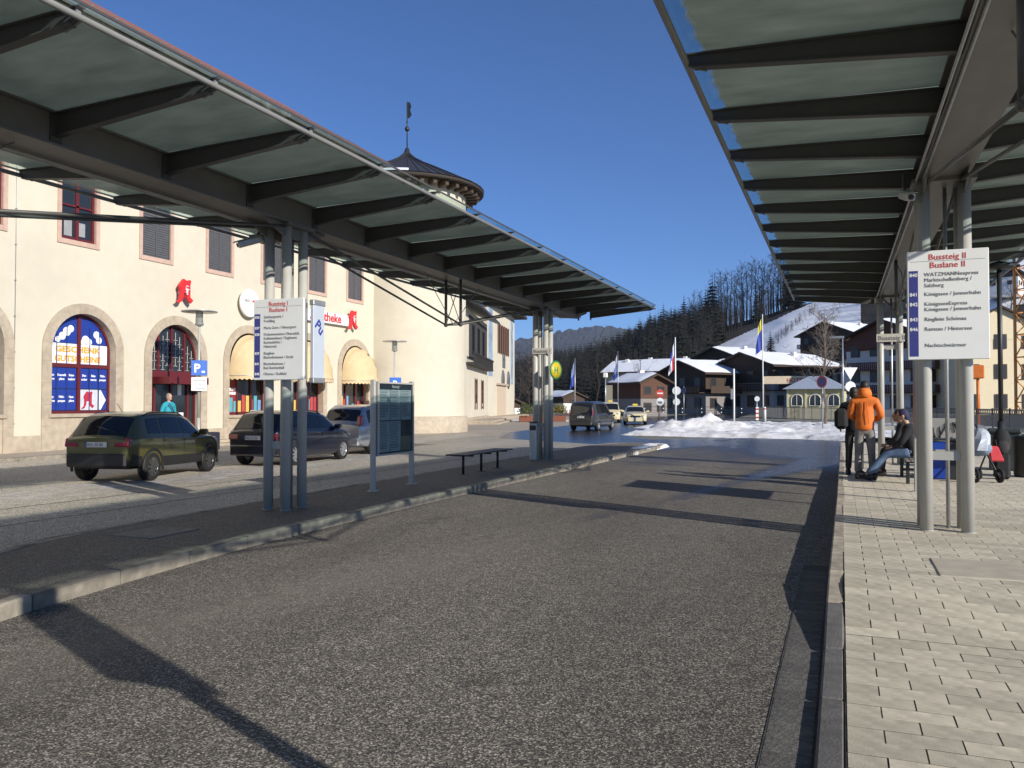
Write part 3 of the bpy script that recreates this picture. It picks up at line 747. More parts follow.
# metal bench on the island
bn = thing('bench', 'black backless slatted bench on three legs on the traffic island', 'bench', (-7.5, 17.05, .125))
M_BENCH = mat('bench_black', (.03, .03, .032), .45, .3, .15)
for i in range(6):
    x = -.2 + i * .08
    MB().bbox(x - .03, x + .03, -1.35, 1.35, .415, .445, .006).build('slat', M_BENCH, bn)
for yy in (-.95, 0, .95):
    lg = MB(); lg.tube([(0, yy, 0), (0, yy, .39)], .03, 12); lg.bbox(-.09, .09, yy - .07, yy + .07, 0, .012, .003); lg.build('leg', M_BENCH, bn)
    MB().bbox(-.24, .24, yy - .03, yy + .03, .385, .415, .005).build('cross_bar', M_BENCH, bn)

# surveillance cameras below the canopies
def cctv(label, loc, rz, tilt):
    t = thing('security_camera', label, 'camera', loc, rz)
    Mx = Matrix.Rotation(tilt, 4, 'X')
    MB().bbox(-.05, .05, -.18, .18, -.045, .045, .012, Mx).build('housing', M_GALV, t)
    MB().bbox(-.06, .06, -.24, .16, .047, .058, .004, Mx).build('sun_shield', M_GALV, t)
    MB().lathe([(0, 0), (.03, 0), (.03, .012), (0, .012)], 14).xf(Mx @ Matrix.Translation((0, -.19, 0)) @ Matrix.Rotation(PI / 2, 4, 'X')).build('lens', M_BLACKMETAL, t)
    MB().tube([(0, .05, .03), (0, .12, .14), (0, .12, .28)], .02, 8).build('bracket', M_DARKSTEEL, t)
    return t
cctv('grey surveillance camera hanging beside the left island columns', (-7.92, 9.72, 3.98), R(-40), R(20))
cctv('grey surveillance camera on a bracket beside the right platform columns', (.72, 10.45, 4.02), R(10), R(18))
# ------------------------------------------------------------------ long cream building with arches
FX = -23.5
ARC = [16.35 + 4.15 * i for i in range(6)]           # arch centres along the facade
RI, RO, ZS = 1.26, 1.60, 3.37                         # inner and outer radius, springing height
WIN = [20.22 + 3.37 * i for i in range(-2, 6)]        # upper window centres
bld = thing('cream_station_building', 'long cream building with sandstone arches, shop awnings and red window frames', 'building', (FX, 0, 0))
def arch_loop(c, r, zb, n=18): return [(c - r, zb)] + [(c + r, zb)] + [(c + r * math.cos(PI * i / n), ZS + r * math.sin(PI * i / n)) for i in range(n + 1)]
def yz(mb, vs, fs, x): mb.add([(x, a, b) for a, b in vs], fs)
Y0, Y1, ZT = -4.0, 40.2, 14.3
SILL = {0: 1.3, 1: 1.3, 2: .12, 3: 1.15, 4: 1.15, 5: 1.15}
holes = [arch_loop(c, RO, -.0 if True else 0) for c in ARC]
holes = []
for i, c in enumerate(ARC): holes.append(arch_loop(c, RO, .62))
wh = [[(w - .82, 6.86), (w + .82, 6.86), (w + .82, 9.35), (w - .82, 9.35)] for w in WIN]
vs, fs = scanfill([(Y0, .62), (Y1, .62), (Y1, ZT), (Y0, ZT)], [h for h in [[(a, b if b > .63 else .63) for a, b in hh] for hh in holes]] + wh)
w = MB(); yz(w, vs, fs, 0); w.build('wall', M_CREAM, bld)
MB().box(-14, -.6, Y0, Y1, 0, ZT).build('inner_block', M_DARK, bld)
# plinth blocks between the arches
edges = [Y0] + [e for c in ARC for e in (c - RO, c + RO)] + [Y1]
for a, b in zip(edges[::2], edges[1::2]):
    n = max(1, round((b - a) / 1.3))
    for k in range(n):
        p, q = a + (b - a) * k / n, a + (b - a) * (k + 1) / n
        MB().bbox(-.3, .06, p + .004, q - .004, 0, .632, .015).build('plinth_stone', M_STONE, bld)
M_AWN = mat('awning_yellow', (.80, .62, .36), .8, 0, .08, 3)
def awn_mat():
    m = M_AWN; n = m.node_tree.nodes; l = m.node_tree.links; b = n['Principled BSDF']
    tl = n.new('ShaderNodeBsdfTranslucent'); tl.inputs[0].default_value = (.75, .48, .16, 1)
    mx = n.new('ShaderNodeMixShader'); mx.inputs[0].default_value = .25
    l.new(b.outputs[0], mx.inputs[1]); l.new(tl.outputs[0], mx.inputs[2]); l.new(mx.outputs[0], n['Material Output'].inputs[0])
awn_mat()
# pharmacy letter: a blackletter capital A
AP = [(.06, .0), (.22, .10), (.26, .30), (.26, .50), (.20, .66), (.28, .80), (.44, 1.0), (.62, .93), (.80, 1.0), (.84, .92), (.80, .80), (.80, .26), (.98, .14), (.84, .0), (.70, .10), (.60, .22), (.60, .42), (.42, .40), (.42, .22), (.30, .02), (.16, -.04)]
def pharmacy_a(parent, loc, size, m, name='letter_a', chal=True, th=.12):
    mb = MB(); vs, fs = scanfill(AP, [])
    mb.add([(th, a * size, b * size) for a, b in vs], fs)
    n = len(AP); mb.add([(0, a * size, b * size) for a, b in AP] + [(th, a * size, b * size) for a, b in AP], [(i, n + i, n + (i + 1) % n, (i + 1) % n)[::-1] for i in range(n)])
    o = mb.build(name, m, parent, loc)
    if chal:
        c = MB(); s = size
        c.add([(0, y * s, z * s) for y, z in ((.50, .60), (.74, .60), (.66, .50), (.64, .47), (.64, .40), (.70, .36), (.54, .36), (.60, .40), (.60, .47), (.58, .50))], [tuple(range(10))])
        c.tube([(0, y * s, z * s) for y, z in ((.52, .44), (.66, .46), (.72, .53), (.60, .58), (.50, .66), (.58, .72), (.70, .70))], .022 * s, 6)
        c.build('chalice', M_WHITETXT, o, (th + .004, 0, 0))
    return o
M_PHRED = mat('pharmacy_red', (.62, .025, .03), .45, 0, .04)
for i, c in enumerate(ARC):
    # sandstone surround, proud of the wall
    s = MB(); n = 20; zb = .12
    def ring(r, x, zlow=zb): return [(x, c - r, zlow)] + [(x, c - r * math.cos(PI * k / n), ZS + r * math.sin(PI * k / n)) for k in range(n + 1)] + [(x, c + r, zlow)]
    A, B, C_ = ring(RO, .05), ring(RI, .05), ring(RI, -.42); D = ring(RO, -.02)
    L = len(A)
    s.add(A + B + C_ + D, [(k, k + 1, L + k + 1, L + k)[::-1] for k in range(L - 1)] + [(L + k, L + k + 1, 2 * L + k + 1, 2 * L + k)[::-1] for k in range(L - 1)] + [(3 * L + k, 3 * L + k + 1, k + 1, k)[::-1] for k in range(L - 1)])
    so_ = s.build('arch_surround', M_STONE, bld)
    j = MB()       # recessed joints read as thin dark seams: separate voussoir edges
    for k in range(1, n, 2):
        w_ = PI * k / n; d = Vector((0, -math.cos(w_), math.sin(w_))); ce = Vector((.051, c, ZS))
        j.bar(ce + d * (RI + .01), ce + d * (RO - .01), .006, .004)
    for z in (.9, 1.6, 2.3, 3.0):
        for sd in (-1, 1): j.box(.049, .053, c + sd * RI, c + sd * RO, z, z + .008) if sd > 0 else j.box(.049, .053, c - RO, c - RI, z, z + .008)
    j.build('stone_joint', mat('stone_joint', (.24, .20, .15), .9), so_)
    sill = SILL[i]
    if i != 2:
        MB().bbox(-.40, .02, c - RI, c + RI, .12, sill - .12, .01).build('parapet', M_STONE, bld)
        MB().bbox(-.42, .10, c - RI - .1, c + RI + .1, sill - .12, sill, .012).build('window_sill', M_STONE, bld)
    # window unit
    wu = bpy.data.objects.new('window', None); COL.objects.link(wu); wu.parent = bld; wu.location = (-.30, c, 0)
    f = MB(); fw = .075
    out = [(x_, y_) for x_, y_ in [(RI * math.cos(PI * k / n), ZS + RI * math.sin(PI * k / n)) for k in range(n + 1)]]
    ri = RI - fw
    inn = [(ri * math.cos(PI * k / n), ZS + ri * math.sin(PI * k / n)) for k in range(n + 1)]
    pts = [(RI, sill)] + out + [(-RI, sill)]; pin = [(ri, sill)] + inn + [(-ri, sill)]; L = len(pts)
    f.add([(.06, a, b) for a, b in pts] + [(.06, a, b) for a, b in pin] + [(-.02, a, b) for a, b in pin], [(k, k + 1, L + k + 1, L + k) for k in range(L - 1)] + [(L + k, L + k + 1, 2 * L + k + 1, 2 * L + k) for k in range(L - 1)])
    if i in (0, 1):
        f.box(-.02, .06, -RI, RI, sill, sill + .09); f.box(-.02, .07, -.06, .06, sill, ZS + RI - .05); f.box(-.02, .065, -RI, RI, 2.83, 2.95)
    elif i == 2:
        f.box(-.02, .07, -RI, RI, 2.62, 2.86)
        for yy in (-.66, 0, .66): f.box(-.02, .06, yy - .05, yy + .05, 2.86, ZS + math.sqrt(max(0, RI ** 2 - yy ** 2)) - .05)
        for yy in (-.85, .85): f.box(-.02, .06, yy - .05, yy + .05, .12, 2.62)
    else:
        f.box(-.02, .06, -RI, RI, sill, sill + .10)
        for yy in (-.45, .45): f.box(-.02, .06, yy - .05, yy + .05, sill, 3.2)
    f.build('frame', M_REDWOOD, wu)
    g = MB(); gl = [(a * .985, b) for a, b in pts]
    vs2, fs2 = scanfill(gl, []); g.add([(.0, a, b) for a, b in vs2], fs2); g.build('pane', M_GLASS, wu)
    if i == 1:
        M_PB = mat('poster_blue', (.014, .042, .27), .45, 0, .08, 3); M_PW = mat('poster_white', (.75, .76, .78), .5); M_OR = mat('poster_orange', (.85, .36, .02), .5)
        # lower panels: two rows of three on each leaf
        ps = MB()
        cell = (RI - fw - .06) / 3
        for half in (-1, 1):
            for q in range(3):
                for row in range(2):
                    a = (-RI + fw + q * cell) if half < 0 else (.06 + q * cell)
                    z0 = sill + .1 + row * .72
                    white = half > 0 and row == 0 and q < 2
                    if white: continue
                    MB().box(.012, .018, a + .012, a + cell - .012, z0 + .012, z0 + .70).build('poster', M_PB, wu)
                    words = [['Baby-', 'waagen'], ['Milch-', 'pumpen'], ['Haut-', 'pflege'], ['Kosmetik', 'pflege'], ['Reise-', 'impfung'], ['Blut-', 'zucker']]
                    if not (half > 0 and row == 0 and q == 2):
                        wd = words[(q + (0 if half < 0 else 3) + row * 2) % 6]
                        for kk, s_ in enumerate(wd): text(s_, .105, M_WHITETXT, wu, (.0195, a + cell / 2, z0 + .42 - kk * .13), FACE_X, align='CENTER', bold=.004, xs=.8)
        MB().box(.012, .018, .065, .06 + 2 * cell - .01, sill + .11, sill + .80).build('poster', mat('poster_grey', (.55, .57, .62), .5), wu)
        pharmacy_a(wu, (.02, .10, sill + .17), .58, mat('poster_dark_red', (.42, .03, .05), .5), chal=False, th=.004)
        ar = MB(); a0 = .06 + 2 * cell + .02
        ar.add([(.02, a0 + y_, z_) for y_, z_ in ((0, sill + .12), (.1, sill + .12), (.31, sill + .45), (.1, sill + .79), (0, sill + .79))], [(0, 1, 2, 3, 4)]); ar.build('arrow', M_PW, wu)
        # lettered band and clouds above
        MB().box(.012, .018, -RI + .09, -.065, 2.96, 3.62).build('poster', M_PW, wu); MB().box(.012, .018, .065, RI - .09, 2.96, 3.62).build('poster', M_PW, wu)
        text('GESCHENK', .27, M_OR, wu, (.0195, 0, 3.34), FACE_X, align='CENTER', bold=.012, xs=1.28); text('GUTSCHEINE', .27, M_OR, wu, (.0195, 0, 3.03), FACE_X, align='CENTER', bold=.012, xs=1.12)
        up = MB(); arc_ = [(-.065 - (RI - .16), 3.63)] if False else None
        k_ = [(math.cos(w_) * (RI - .08), ZS + math.sin(w_) * (RI - .08)) for w_ in [R(13) + (PI - 2 * R(13)) * t_ / 14 for t_ in range(15)]]
        vs3, fs3 = scanfill(k_, []); up.add([(.015, a, b) for a, b in vs3], fs3); up.build('poster', M_PB, wu)
        for ck_, (cy_, cz_, r_) in enumerate(((-.62, 3.86, .13), (-.45, 4.02, .15), (-.30, 4.12, .12), (.28, 3.78, .15), (.42, 3.72, .12), (.20, 3.70, .11), (.72, 3.98, .13), (.82, 3.80, .12), (-.8, 3.74, .1))):
            MB().lathe([(0, .004), (r_, .004), (r_, 0)], 14, smooth=False).xf(Matrix.Translation((.0165 + .0012 * ck_, cy_, cz_)) @ Matrix.Rotation(PI / 2, 4, 'Y')).build('cloud', M_WHITETXT, wu)
        for q in (-.83, -.45, .45, .83):
            MB().box(.02, .035, q - .012, q + .012, sill + .09, 4.2).build('glazing_bar', M_REDWOOD if False else mat('bar_dark_blue', (.02, .03, .16), .5), wu)
    if i == 2:
        lat = MB()     # leaded fanlight
        for k in range(-5, 6):
            for zz in range(5):
                z0 = 2.9 + zz * .33 + (.16 if k % 2 else 0)
                if math.hypot(k * .21, z0 + .3 - ZS) < RI - .12 or z0 + .3 < ZS:
                    lat.box(.02, .034, k * .21 - .008, k * .21 + .008, z0, z0 + .30); lat.box(.02, .034, k * .21 - .1, k * .21 + .1, z0, z0 + .014)
        lat.build('lattice', mat('lattice_pale', (.55, .53, .48), .6), wu)
        for (yy, zz, wd, hh, m_) in ((-1.05, 1.2, .16, .12, M_WHITETXT), (-1.05, .9, .16, .14, M_WHITETXT), (.45, 1.95, .2, .42, M_WHITETXT), (.42, 1.15, .5, .13, M_WHITETXT), (.42, .95, .5, .12, M_WHITETXT), (.42, .6, .45, .2, mat('notice_pale', (.5, .5, .48), .6))):
            MB().box(.012, .016, yy - wd / 2, yy + wd / 2, zz, zz + hh).build('notice', m_, wu)
        MB().box(.01, .05, -.045, .045, .12, 2.6).build('door_stile', M_REDWOOD, wu)
        MB().box(.06, .9, -1.0, 1.05, 2.36, 2.62).build('door_canopy', M_REDWOOD, wu)
        for k in range(3): MB().bbox(.35, 1.5 - .38 * k, -1.7, 1.9, .0 + .11 * k, .11 + .11 * k, .012).build('step', M_STONE, bld, (0, c, 0))
    if i >= 3:
        # basket awning: half-round arches swung out from the wall
        aw = bpy.data.objects.new('awning', None); COL.objects.link(aw); aw.parent = bld; aw.location = (.06, c, 2.78)
        nb, na = 18, 12; rr = RI + .02; hz = 1.72; ox = 1.05
        vv = []
        for a in range(na + 1):
            al = PI / 2 * a / na
            for b_ in range(nb + 1):
                be = PI * b_ / nb; sag = 1 + (.03 if a % 3 == 0 else (-.015 if a % 3 == 1 else -.02))
                vv.append((ox * math.sin(be) ** .8 * math.sin(al) * sag, -rr * math.cos(be), hz * math.sin(be) ** .8 * math.cos(al) * sag))
        av = MB(); av.add(vv, [(a * (nb + 1) + k, a * (nb + 1) + k + 1, (a + 1) * (nb + 1) + k + 1, (a + 1) * (nb + 1) + k) for a in range(na) for k in range(nb)], True)
        av.build('awning_cloth', M_AWN, aw)
        va = MB(); top = vv[na * (nb + 1):]
        for k in range(nb):
            p, q = top[k], top[k + 1]; va.add([p, q, (q[0], q[1], -.12), ((p[0] + q[0]) / 2, (p[1] + q[1]) / 2, -.18), (p[0], p[1], -.12)], [(0, 1, 2, 3, 4)])
        va.build('valance', M_AWN, aw)
        pa = pharmacy_a(aw, (.92, .55, .12), .34, mat('awning_print', (.55, .10, .05), .6), chal=False, th=.03); pa.rotation_euler = (0, R(-18), R(38))
        MB().tube([(.05, -rr, 0)] + [(x_, y_, z_) for x_, y_, z_ in top] + [(.05, rr, 0)], .015, 6).build('hoop', M_GALV, aw)
        # goods behind the glass
        for k in range(9):
            y_ = -1.05 + k * .26; h_ = .25 + .5 * hash2(k, i, 3); col = random.choice([(.5, .06, .06), (.7, .7, .68), (.1, .35, .4), (.15, .3, .5), (.6, .45, .1), (.35, .05, .06)])
            MB().bbox(.012, .03, y_ - .1, y_ + .1, sill + .12, sill + .12 + h_, .004).build('shop_display', mat('goods%.2f%.2f' % (col[0], col[1]), col, .6), wu)
        if i == 3:
            MB().box(.012, .02, -1.15, -.45, sill + .1, 2.6).build('poster', mat('poster_brown_red', (.22, .03, .03), .6), wu)
            for k in range(8): MB().box(.021, .026, -1.08 + (k % 4) * .15, -.96 + (k % 4) * .15, 2.0 + (k // 4) * .16, 2.12 + (k // 4) * .16).build('notice', M_WHITETXT, wu)
            MB().box(.021, .026, -1.08, -.80, 1.68, 1.86).build('notice', mat('notice_yellow', (.8, .55, .05), .6), wu)
# upper windows
M_LOUV = mat('louvre_grey', (.10, .10, .105), .55, 0, .12)
for i, c in enumerate(WIN):
    t = bpy.data.objects.new('window', None); COL.objects.link(t); t.parent = bld; t.location = (0, c, 6.86)
    s = MB(); W, H = .82, 2.49
    for (a, b, z0, z1) in ((-W, W, 0, .16), (-W, W, H - .16, H), (-W, -W + .14, .16, H - .16), (W - .14, W, .16, H - .16)): s.box(-.02, .04, a, b, z0, z1)
    for (a, b, z0, z1) in ((-W + .14, -W + .15, .16, H - .16), (W - .15, W - .14, .16, H - .16), (-W + .14, W - .14, .15, .16)): s.box(-.3, .03, a, b, z0, z1)
    s.build('stone_trim', mat('pink_stone', (.52, .36, .28), .85, 0, .12, 6), t)
    if i in (0, 1, 2):
        f = MB()
        for (a, b, z0, z1) in ((-.68, .68, .16, .26), (-.68, .68, 2.23, 2.33), (-.68, -.58, .26, 2.23), (.58, .68, .26, 2.23), (-.06, .06, .26, 2.23), (-.58, .58, 1.28, 1.34)): f.box(-.14, -.06, a, b, z0, z1)
        f.build('frame', M_REDWOOD, t); MB().box(-.13, -.12, -.6, .6, .2, 2.3).build('pane', M_GLASS, t)
        for (y_, z_, w_, h_) in ((-.32, .3, .3, .7), (.2, .35, .3, .45)): MB().box(-.119, -.115, y_ - w_ / 2, y_ + w_ / 2, z_, z_ + h_).build('curtain', mat('curtain_pale', (.3, .3, .3), .8), t)
    else:
        MB().box(-.14, -.12, -.68, .68, .16, 2.33).build('backing', M_DARK, t)
        lv = MB(); z = .2
        while z < 2.3: lv.bar((-.06, -.66, z), (-.06, .66, z), .012, .07); z += .085
        lv.v = lv.v
        lv.build('louvre_panel', M_LOUV, t)
        f = MB()
        for y_ in (-.67, 0, .64): f.box(-.1, -.02, y_, y_ + .03, .16, 2.33)
        f.build('shutter_frame', M_LOUV, t)
# eaves, gutter and roof
MB().box(-.02, .9, Y0, 40.4, 14.18, 14.3).build('soffit', mat('soffit_brown', (.10, .075, .055), .8), bld)
rk = MB(); y = Y0
while y < 40.2: rk.box(0, .82, y, y + .12, 14.0, 14.18); y += .9
rk.build('rafter_ends', mat('rafter_wood', (.09, .065, .05), .8), bld)
MB().tube([(.98, Y0, 14.32), (.98, 40.4, 14.32)], .085, 10).build('gutter_pipe', M_GALV, bld)
MB().add([(.95, Y0, 14.47), (.95, 40.4, 14.47), (-7, 40.4, 19.3), (-7, Y0, 19.3), (-15, 40.4, 14.47), (-15, Y0, 14.47)], [(0, 1, 2, 3), (3, 2, 4, 5)]).build('roof', M_ROOFRED, bld)
tl = MB(); y = Y0
while y < 40.2:
    tl.tube([(.98, y, 14.47), (-2.2, y, 16.40)], .05, 5); y += .30
tl.build('tile_rows', M_ROOFRED, bld)
sg_ = MB()
for z_, x_ in ((14.62, .7),):
    sg_.tube([(x_, Y0, z_ + .12), (x_, 40.3, z_ + .12)], .02, 6)
    y = Y0
    while y < 40.2: sg_.box(x_ - .012, x_ + .012, y, y + .03, z_ - .1, z_ + .14); y += 1.0
sg_.build('snow_guard', M_GALV, bld)
MB().tube([(.06, 39.6, .3), (.06, 39.6, 14.1)], .06, 10).build('downpipe', mat('pipe_brown', (.17, .13, .10), .5, .3), bld)
lc = MB(); lc.tube([(.04, 17.95, .3), (.04, 17.95, 14.1)], .008, 6)
for k in range(12): lc.box(0, .06, 17.93, 17.97, 1 + k * 1.1, 1.03 + k * 1.1)
lc.build('lightning_wire', M_GALV, bld)

# signs on the facade
pa = thing('pharmacy_sign', 'red blackletter pharmacy sign with white chalice on the wall above the shop door', 'sign', (FX + .08, 24.27, 5.47))
a_ = pharmacy_a(pa, (.12, 0, 0), .90, M_PHRED)
MB().box(-.08, .14, .36, .46, .35, .45).build('bracket', M_GALV, pa)
rs = thing('round_shop_sign', 'round white wall sign with a small red mark above the first awning', 'sign', (FX + .12, 28.55, 5.88))
MB().lathe([(0, 0), (.55, 0), (.60, .04), (.60, .14), (.57, .16), (0, .16)], 32).xf(Matrix.Rotation(PI / 2, 4, 'Y')).build('disc', M_WHITE, rs)
MB().add([(.165, .05, .05), (.165, .42, .05), (.165, .30, .16), (.165, .22, .10), (.165, .16, .16)], [(0, 1, 2, 3, 4)]).build('red_mark', M_PHRED, rs)
text('NKD', .16, M_GREYTXT, rs, (.165, -.42, .03), FACE_X, bold=.004)
MB().box(-.13, 0, -.05, .05, -.05, .05).build('bracket', M_GALV, rs)
ap = thing('shop_name_sign', 'white wall sign with red letters Apotheke ending in a red blackletter A', 'sign', (FX + .1, 32.3, 5.55))
MB().bbox(0, .12, 0, 4.2, 0, .55, .02).build('panel', M_WHITE, ap)
text('Apotheke', .60, M_PHRED, ap, (.125, .55, .10), FACE_X, bold=.014, depth=.02, xs=1.1)
pharmacy_a(ap, (.13, 3.62, -.12), .95, M_PHRED)
MB().box(-.1, 0, .3, .4, .2, .3).build('bracket', M_GALV, ap); MB().box(-.1, 0, 3.8, 3.9, .2, .3).build('bracket', M_GALV, ap)

# ------------------------------------------------------------------ round tower
TC = (-23.35, 42.35)
tw = thing('round_tower', 'round cream tower with dark conical roof and weather vane', 'tower', (TC[0], TC[1], 0))
TRD = 3.42
MB().lathe([(TRD, .9), (TRD, 13.9)], 72).build('wall', M_CREAM, tw)
MB().lathe([(TRD + .12, 0), (TRD + .12, .86), (TRD + .02, .92), (TRD - .1, .92)], 72).build('plinth', M_STONE, tw)
MB().lathe([(TRD + .04, 12.35), (TRD + .10, 12.4), (TRD + .10, 12.55), (TRD + .04, 12.6)], 72).build('cornice', M_CREAM, tw)
MB().lathe([(TRD - .1, 13.9), (4.42, 13.72), (4.46, 13.74), (4.46, 13.86), (4.40, 13.92)], 72).build('eaves', mat('eaves_brown', (.035, .026, .02), .8), tw)
for k in range(36):
    w_ = 2 * PI * k / 36
    MB().bbox(TRD, 4.2, -.11, .11, 13.45, 13.78, .02, Matrix.Rotation(w_, 4, 'Z')).build('eaves_bracket', mat('eaves_wood', (.07, .05, .035), .8), tw)
prof = [(4.48, 13.92), (3.9, 14.18), (3.0, 14.62), (2.0, 15.10), (1.1, 15.52), (.5, 15.86), (.18, 16.15), (.07, 16.45)]
MB().lathe(prof, 48, smooth=False).build('roof', M_ROOFDARK, tw)
rb = MB()
for k in range(48):
    w_ = 2 * PI * k / 48; rb.tube([(r_ * math.cos(w_), r_ * math.sin(w_), z_ + .02) for r_, z_ in prof], .022, 4)
rb.build('roof_seams', M_ROOFDARK, tw)
sn = MB(); sn.lathe([(4.47, 13.95), (4.3, 14.06), (4.05, 14.19)], 40, a0=R(-165), a1=R(-60)); sn.build('roof_snow', M_SNOW, tw)
fn = MB(); fn.tube([(0, 0, 16.2), (0, 0, 19.2)], .035, 8); fn.ball((0, 0, 17.6), .14, .14, .16); fn.ball((0, 0, 18.0), .06, .06, .07)
fn.build('finial', M_BLACKMETAL, tw)
fl = MB(); fl.add([(0, 0, 18.2), (.0, .0, 19.1), (.14, .02, 19.2), (.26, .03, 18.9), (.18, .02, 18.7), (.28, .03, 18.4), (.16, .02, 18.25)], [(0, 1, 2, 3, 4, 5, 6)]); fl.build('weather_vane', M_BLACKMETAL, tw)

# ------------------------------------------------------------------ painted annex beyond the tower
def annex(label, p0, p1, depth, H, name='mural_building'):
    ang = math.atan2(p1.y - p0.y, p1.x - p0.x)
    t = thing(name, label, 'building', (p0.x, p0.y, 0), ang); L = (p1 - p0).length
    # local x runs along the wall, local -y faces the viewer
    MB().box(0, L, 0, depth, 0, H).build('wall', M_CREAM, t); return t, L
p0, p1 = far(487.5, 80), far(514.5, 97)
t, L = annex('tall cream building with pale blue painted bands, roundels and a row of slim windows', p0, p1, 10, 11.6)
MB().box(-1.0, L + 2.2, -1.2, 11, 11.6, 11.9).build('eaves', mat('eaves_brown', (.05, .036, .028)), t)
MB().add([(-1, -1.2, 11.9), (L + 2.2, -1.2, 11.9), (L + 2.2, 5, 14.4), (-1, 5, 14.4), (L + 2.2, 11, 11.9), (-1, 11, 11.9)], [(0, 1, 2, 3), (3, 2, 4, 5)]).build('roof', M_ROOFDARK, t)
for k in range(5):
    x = L * .34 + k * L * .082
    w_ = MB().box(x, x + L * .05, -.06, .02, 6.9, 9.8).build('window', M_GLASS, t)
    mb = MB(); mb.box(x - L * .016, x, -.10, .02, 6.8, 9.9); mb.box(x + L * .05, x + L * .066, -.10, .02, 6.8, 9.9); mb.build('frame', mat('window_brown', (.16, .08, .05), .7), w_)
M_PBLUE = mat('mural_blue', (.24, .33, .44), .8, 0, .5, .9)
MB().box(.5, 2.6, -.03, .0, 4.3, 11.3).build('painted_band', M_PBLUE, t)
MB().box(L - 2.9, L - 1.2, -.03, .0, 3.8, 11.2).build('painted_band', M_PBLUE, t)
for x, z, r_ in ((L * .52, 4.2, 1.0), (L * .73, 4.2, 1.0)):
    MB().lathe([(0, 0), (r_, 0), (r_, .05), (0, .05)], 24).xf(Matrix.Translation((x, 0, z)) @ Matrix.Rotation(PI / 2, 4, 'X')).build('roundel', mat('roundel_grey', (.13, .13, .13), .8, 0, .5, 2), t)
for z in (5.4, 6.2): MB().bbox(L * .5, L * .6, -.06, 0, z, z + .6 + .4 * (z < 6), .1).build('painted_emblem', mat('emblem_grey', (.12, .13, .15), .8, 0, .4, 2), t)
MB().box(L * .30, L * .62, -.06, .02, .2, 3.5).build('door', mat('door_beige', (.55, .44, .32), .7, 0, .1), t)
MB().box(L * .28, L * .64, -.3, .02, 3.5, 3.7).build('door_lintel', M_STONE, t)
MB().box(-1, L + 1, -1.6, 0, 0, .35).build('step', M_STONE, t)
# lower wing with balcony
p0, p1 = far(463, 62), far(487.0, 78)
t, L = annex('cream wing with dark balcony between the round tower and the painted building', p0, p1, 12, 9.0, 'balcony_building')
MB().add([(-3, -1.2, 9.0), (L + .5, -1.2, 9.0), (L + .5, 6, 12.0), (-3, 6, 12.0), (-3, -1.2, 9.2), (L + .5, -1.2, 9.2), (L + .5, 6, 12.2), (-3, 6, 12.2)], [(3, 2, 1, 0), (4, 5, 6, 7), (0, 1, 5, 4), (1, 2, 6, 5)]).build('roof', M_ROOFDARK, t)
MB().box(L * .20, L * .97, -.05, .02, 5.2, 8.6).build('loggia_shade_panel', mat('loggia_shade', (.05, .045, .04), .7), t)  # flat dark panel, painted as the shade inside the recess
for k in range(3): MB().box(L * (.3 + .22 * k), L * (.3 + .22 * k) + 1.4, -.09, 0, 5.6, 8.0).build('window', M_GLASS, t)
bal = MB(); bal.box(L * .1, L, -.6, 0, 4.6, 4.8); bal.box(L * .1, L, -.65, -.55, 5.45, 5.6)
for k in range(26): bal.box(L * .1 + k * L * .9 / 26, L * .1 + k * L * .9 / 26 + .1, -.63, -.57, 4.8, 5.45)
bal.build('balcony', mat('balcony_dark', (.025, .022, .02), .7), t)
for k in range(2):
    x = L * (.44 + .28 * k); w_ = MB().box(x, x + 1.1, -.05, .02, 1.2, 3.6).build('window', M_GLASS, t)
    mb = MB(); mb.box(x - .25, x, -.07, .02, 1.1, 3.7); mb.box(x + 1.1, x + 1.35, -.07, .02, 1.1, 3.7); mb.build('frame', mat('window_brown', (.16, .08, .05), .7), w_)
MB().box(0, L, -.15, 0, 0, .5).build('plinth', M_STONE, t)
for k in range(2): MB().bbox(1, L - 1, -2.6 + k * .5, -.15, .14 * k, .14 + .14 * k, .02).build('step', M_STONE, t)
# ------------------------------------------------------------------ vehicles
M_TYRE = mat('tyre_rubber', (.010, .010, .010), .8, 0, .2)
M_PLASTIC = mat('black_plastic', (.013, .013, .013), .6, 0, .15)
M_RIM = mat('alloy_rim', (.45, .45, .46), .3, .7, .05)
M_CARGLASS = glass_mat('car_glass', (.012, .014, .016), .04)
M_TAIL = mat('tail_light_red', (.28, .012, .014), .15, 0, .05, coat=.6)
M_HEAD = mat('head_light', (.55, .57, .60), .12, .3, .05, coat=.6)
M_PLATE = mat('number_plate', (.55, .55, .53), .5, 0, .03)  # white plate dimmed, its shade is part of the colour
M_CHROME = mat('chrome', (.6, .6, .6), .15, 1.0, .03)
def pwl(tab):
    """smooth monotone-ish interpolation through (x, v) pairs"""
    xs = [a for a, b in tab]; ys = [b for a, b in tab]; n = len(xs)
    d = [(ys[i + 1] - ys[i]) / (xs[i + 1] - xs[i]) for i in range(n - 1)]
    m = [d[0]] + [0 if d[i - 1] * d[i] <= 0 else 2 * d[i - 1] * d[i] / (d[i - 1] + d[i]) for i in range(1, n - 1)] + [d[-1]]
    def f(x):
        if x <= xs[0]: return ys[0]
        if x >= xs[-1]: return ys[-1]
        for i in range(n - 1):
            if x <= xs[i + 1]:
                h = xs[i + 1] - xs[i]; t = (x - xs[i]) / h
                return (2 * t ** 3 - 3 * t * t + 1) * ys[i] + (t ** 3 - 2 * t * t + t) * h * m[i] + (-2 * t ** 3 + 3 * t * t) * ys[i + 1] + (t ** 3 - t * t) * h * m[i + 1]
    return f
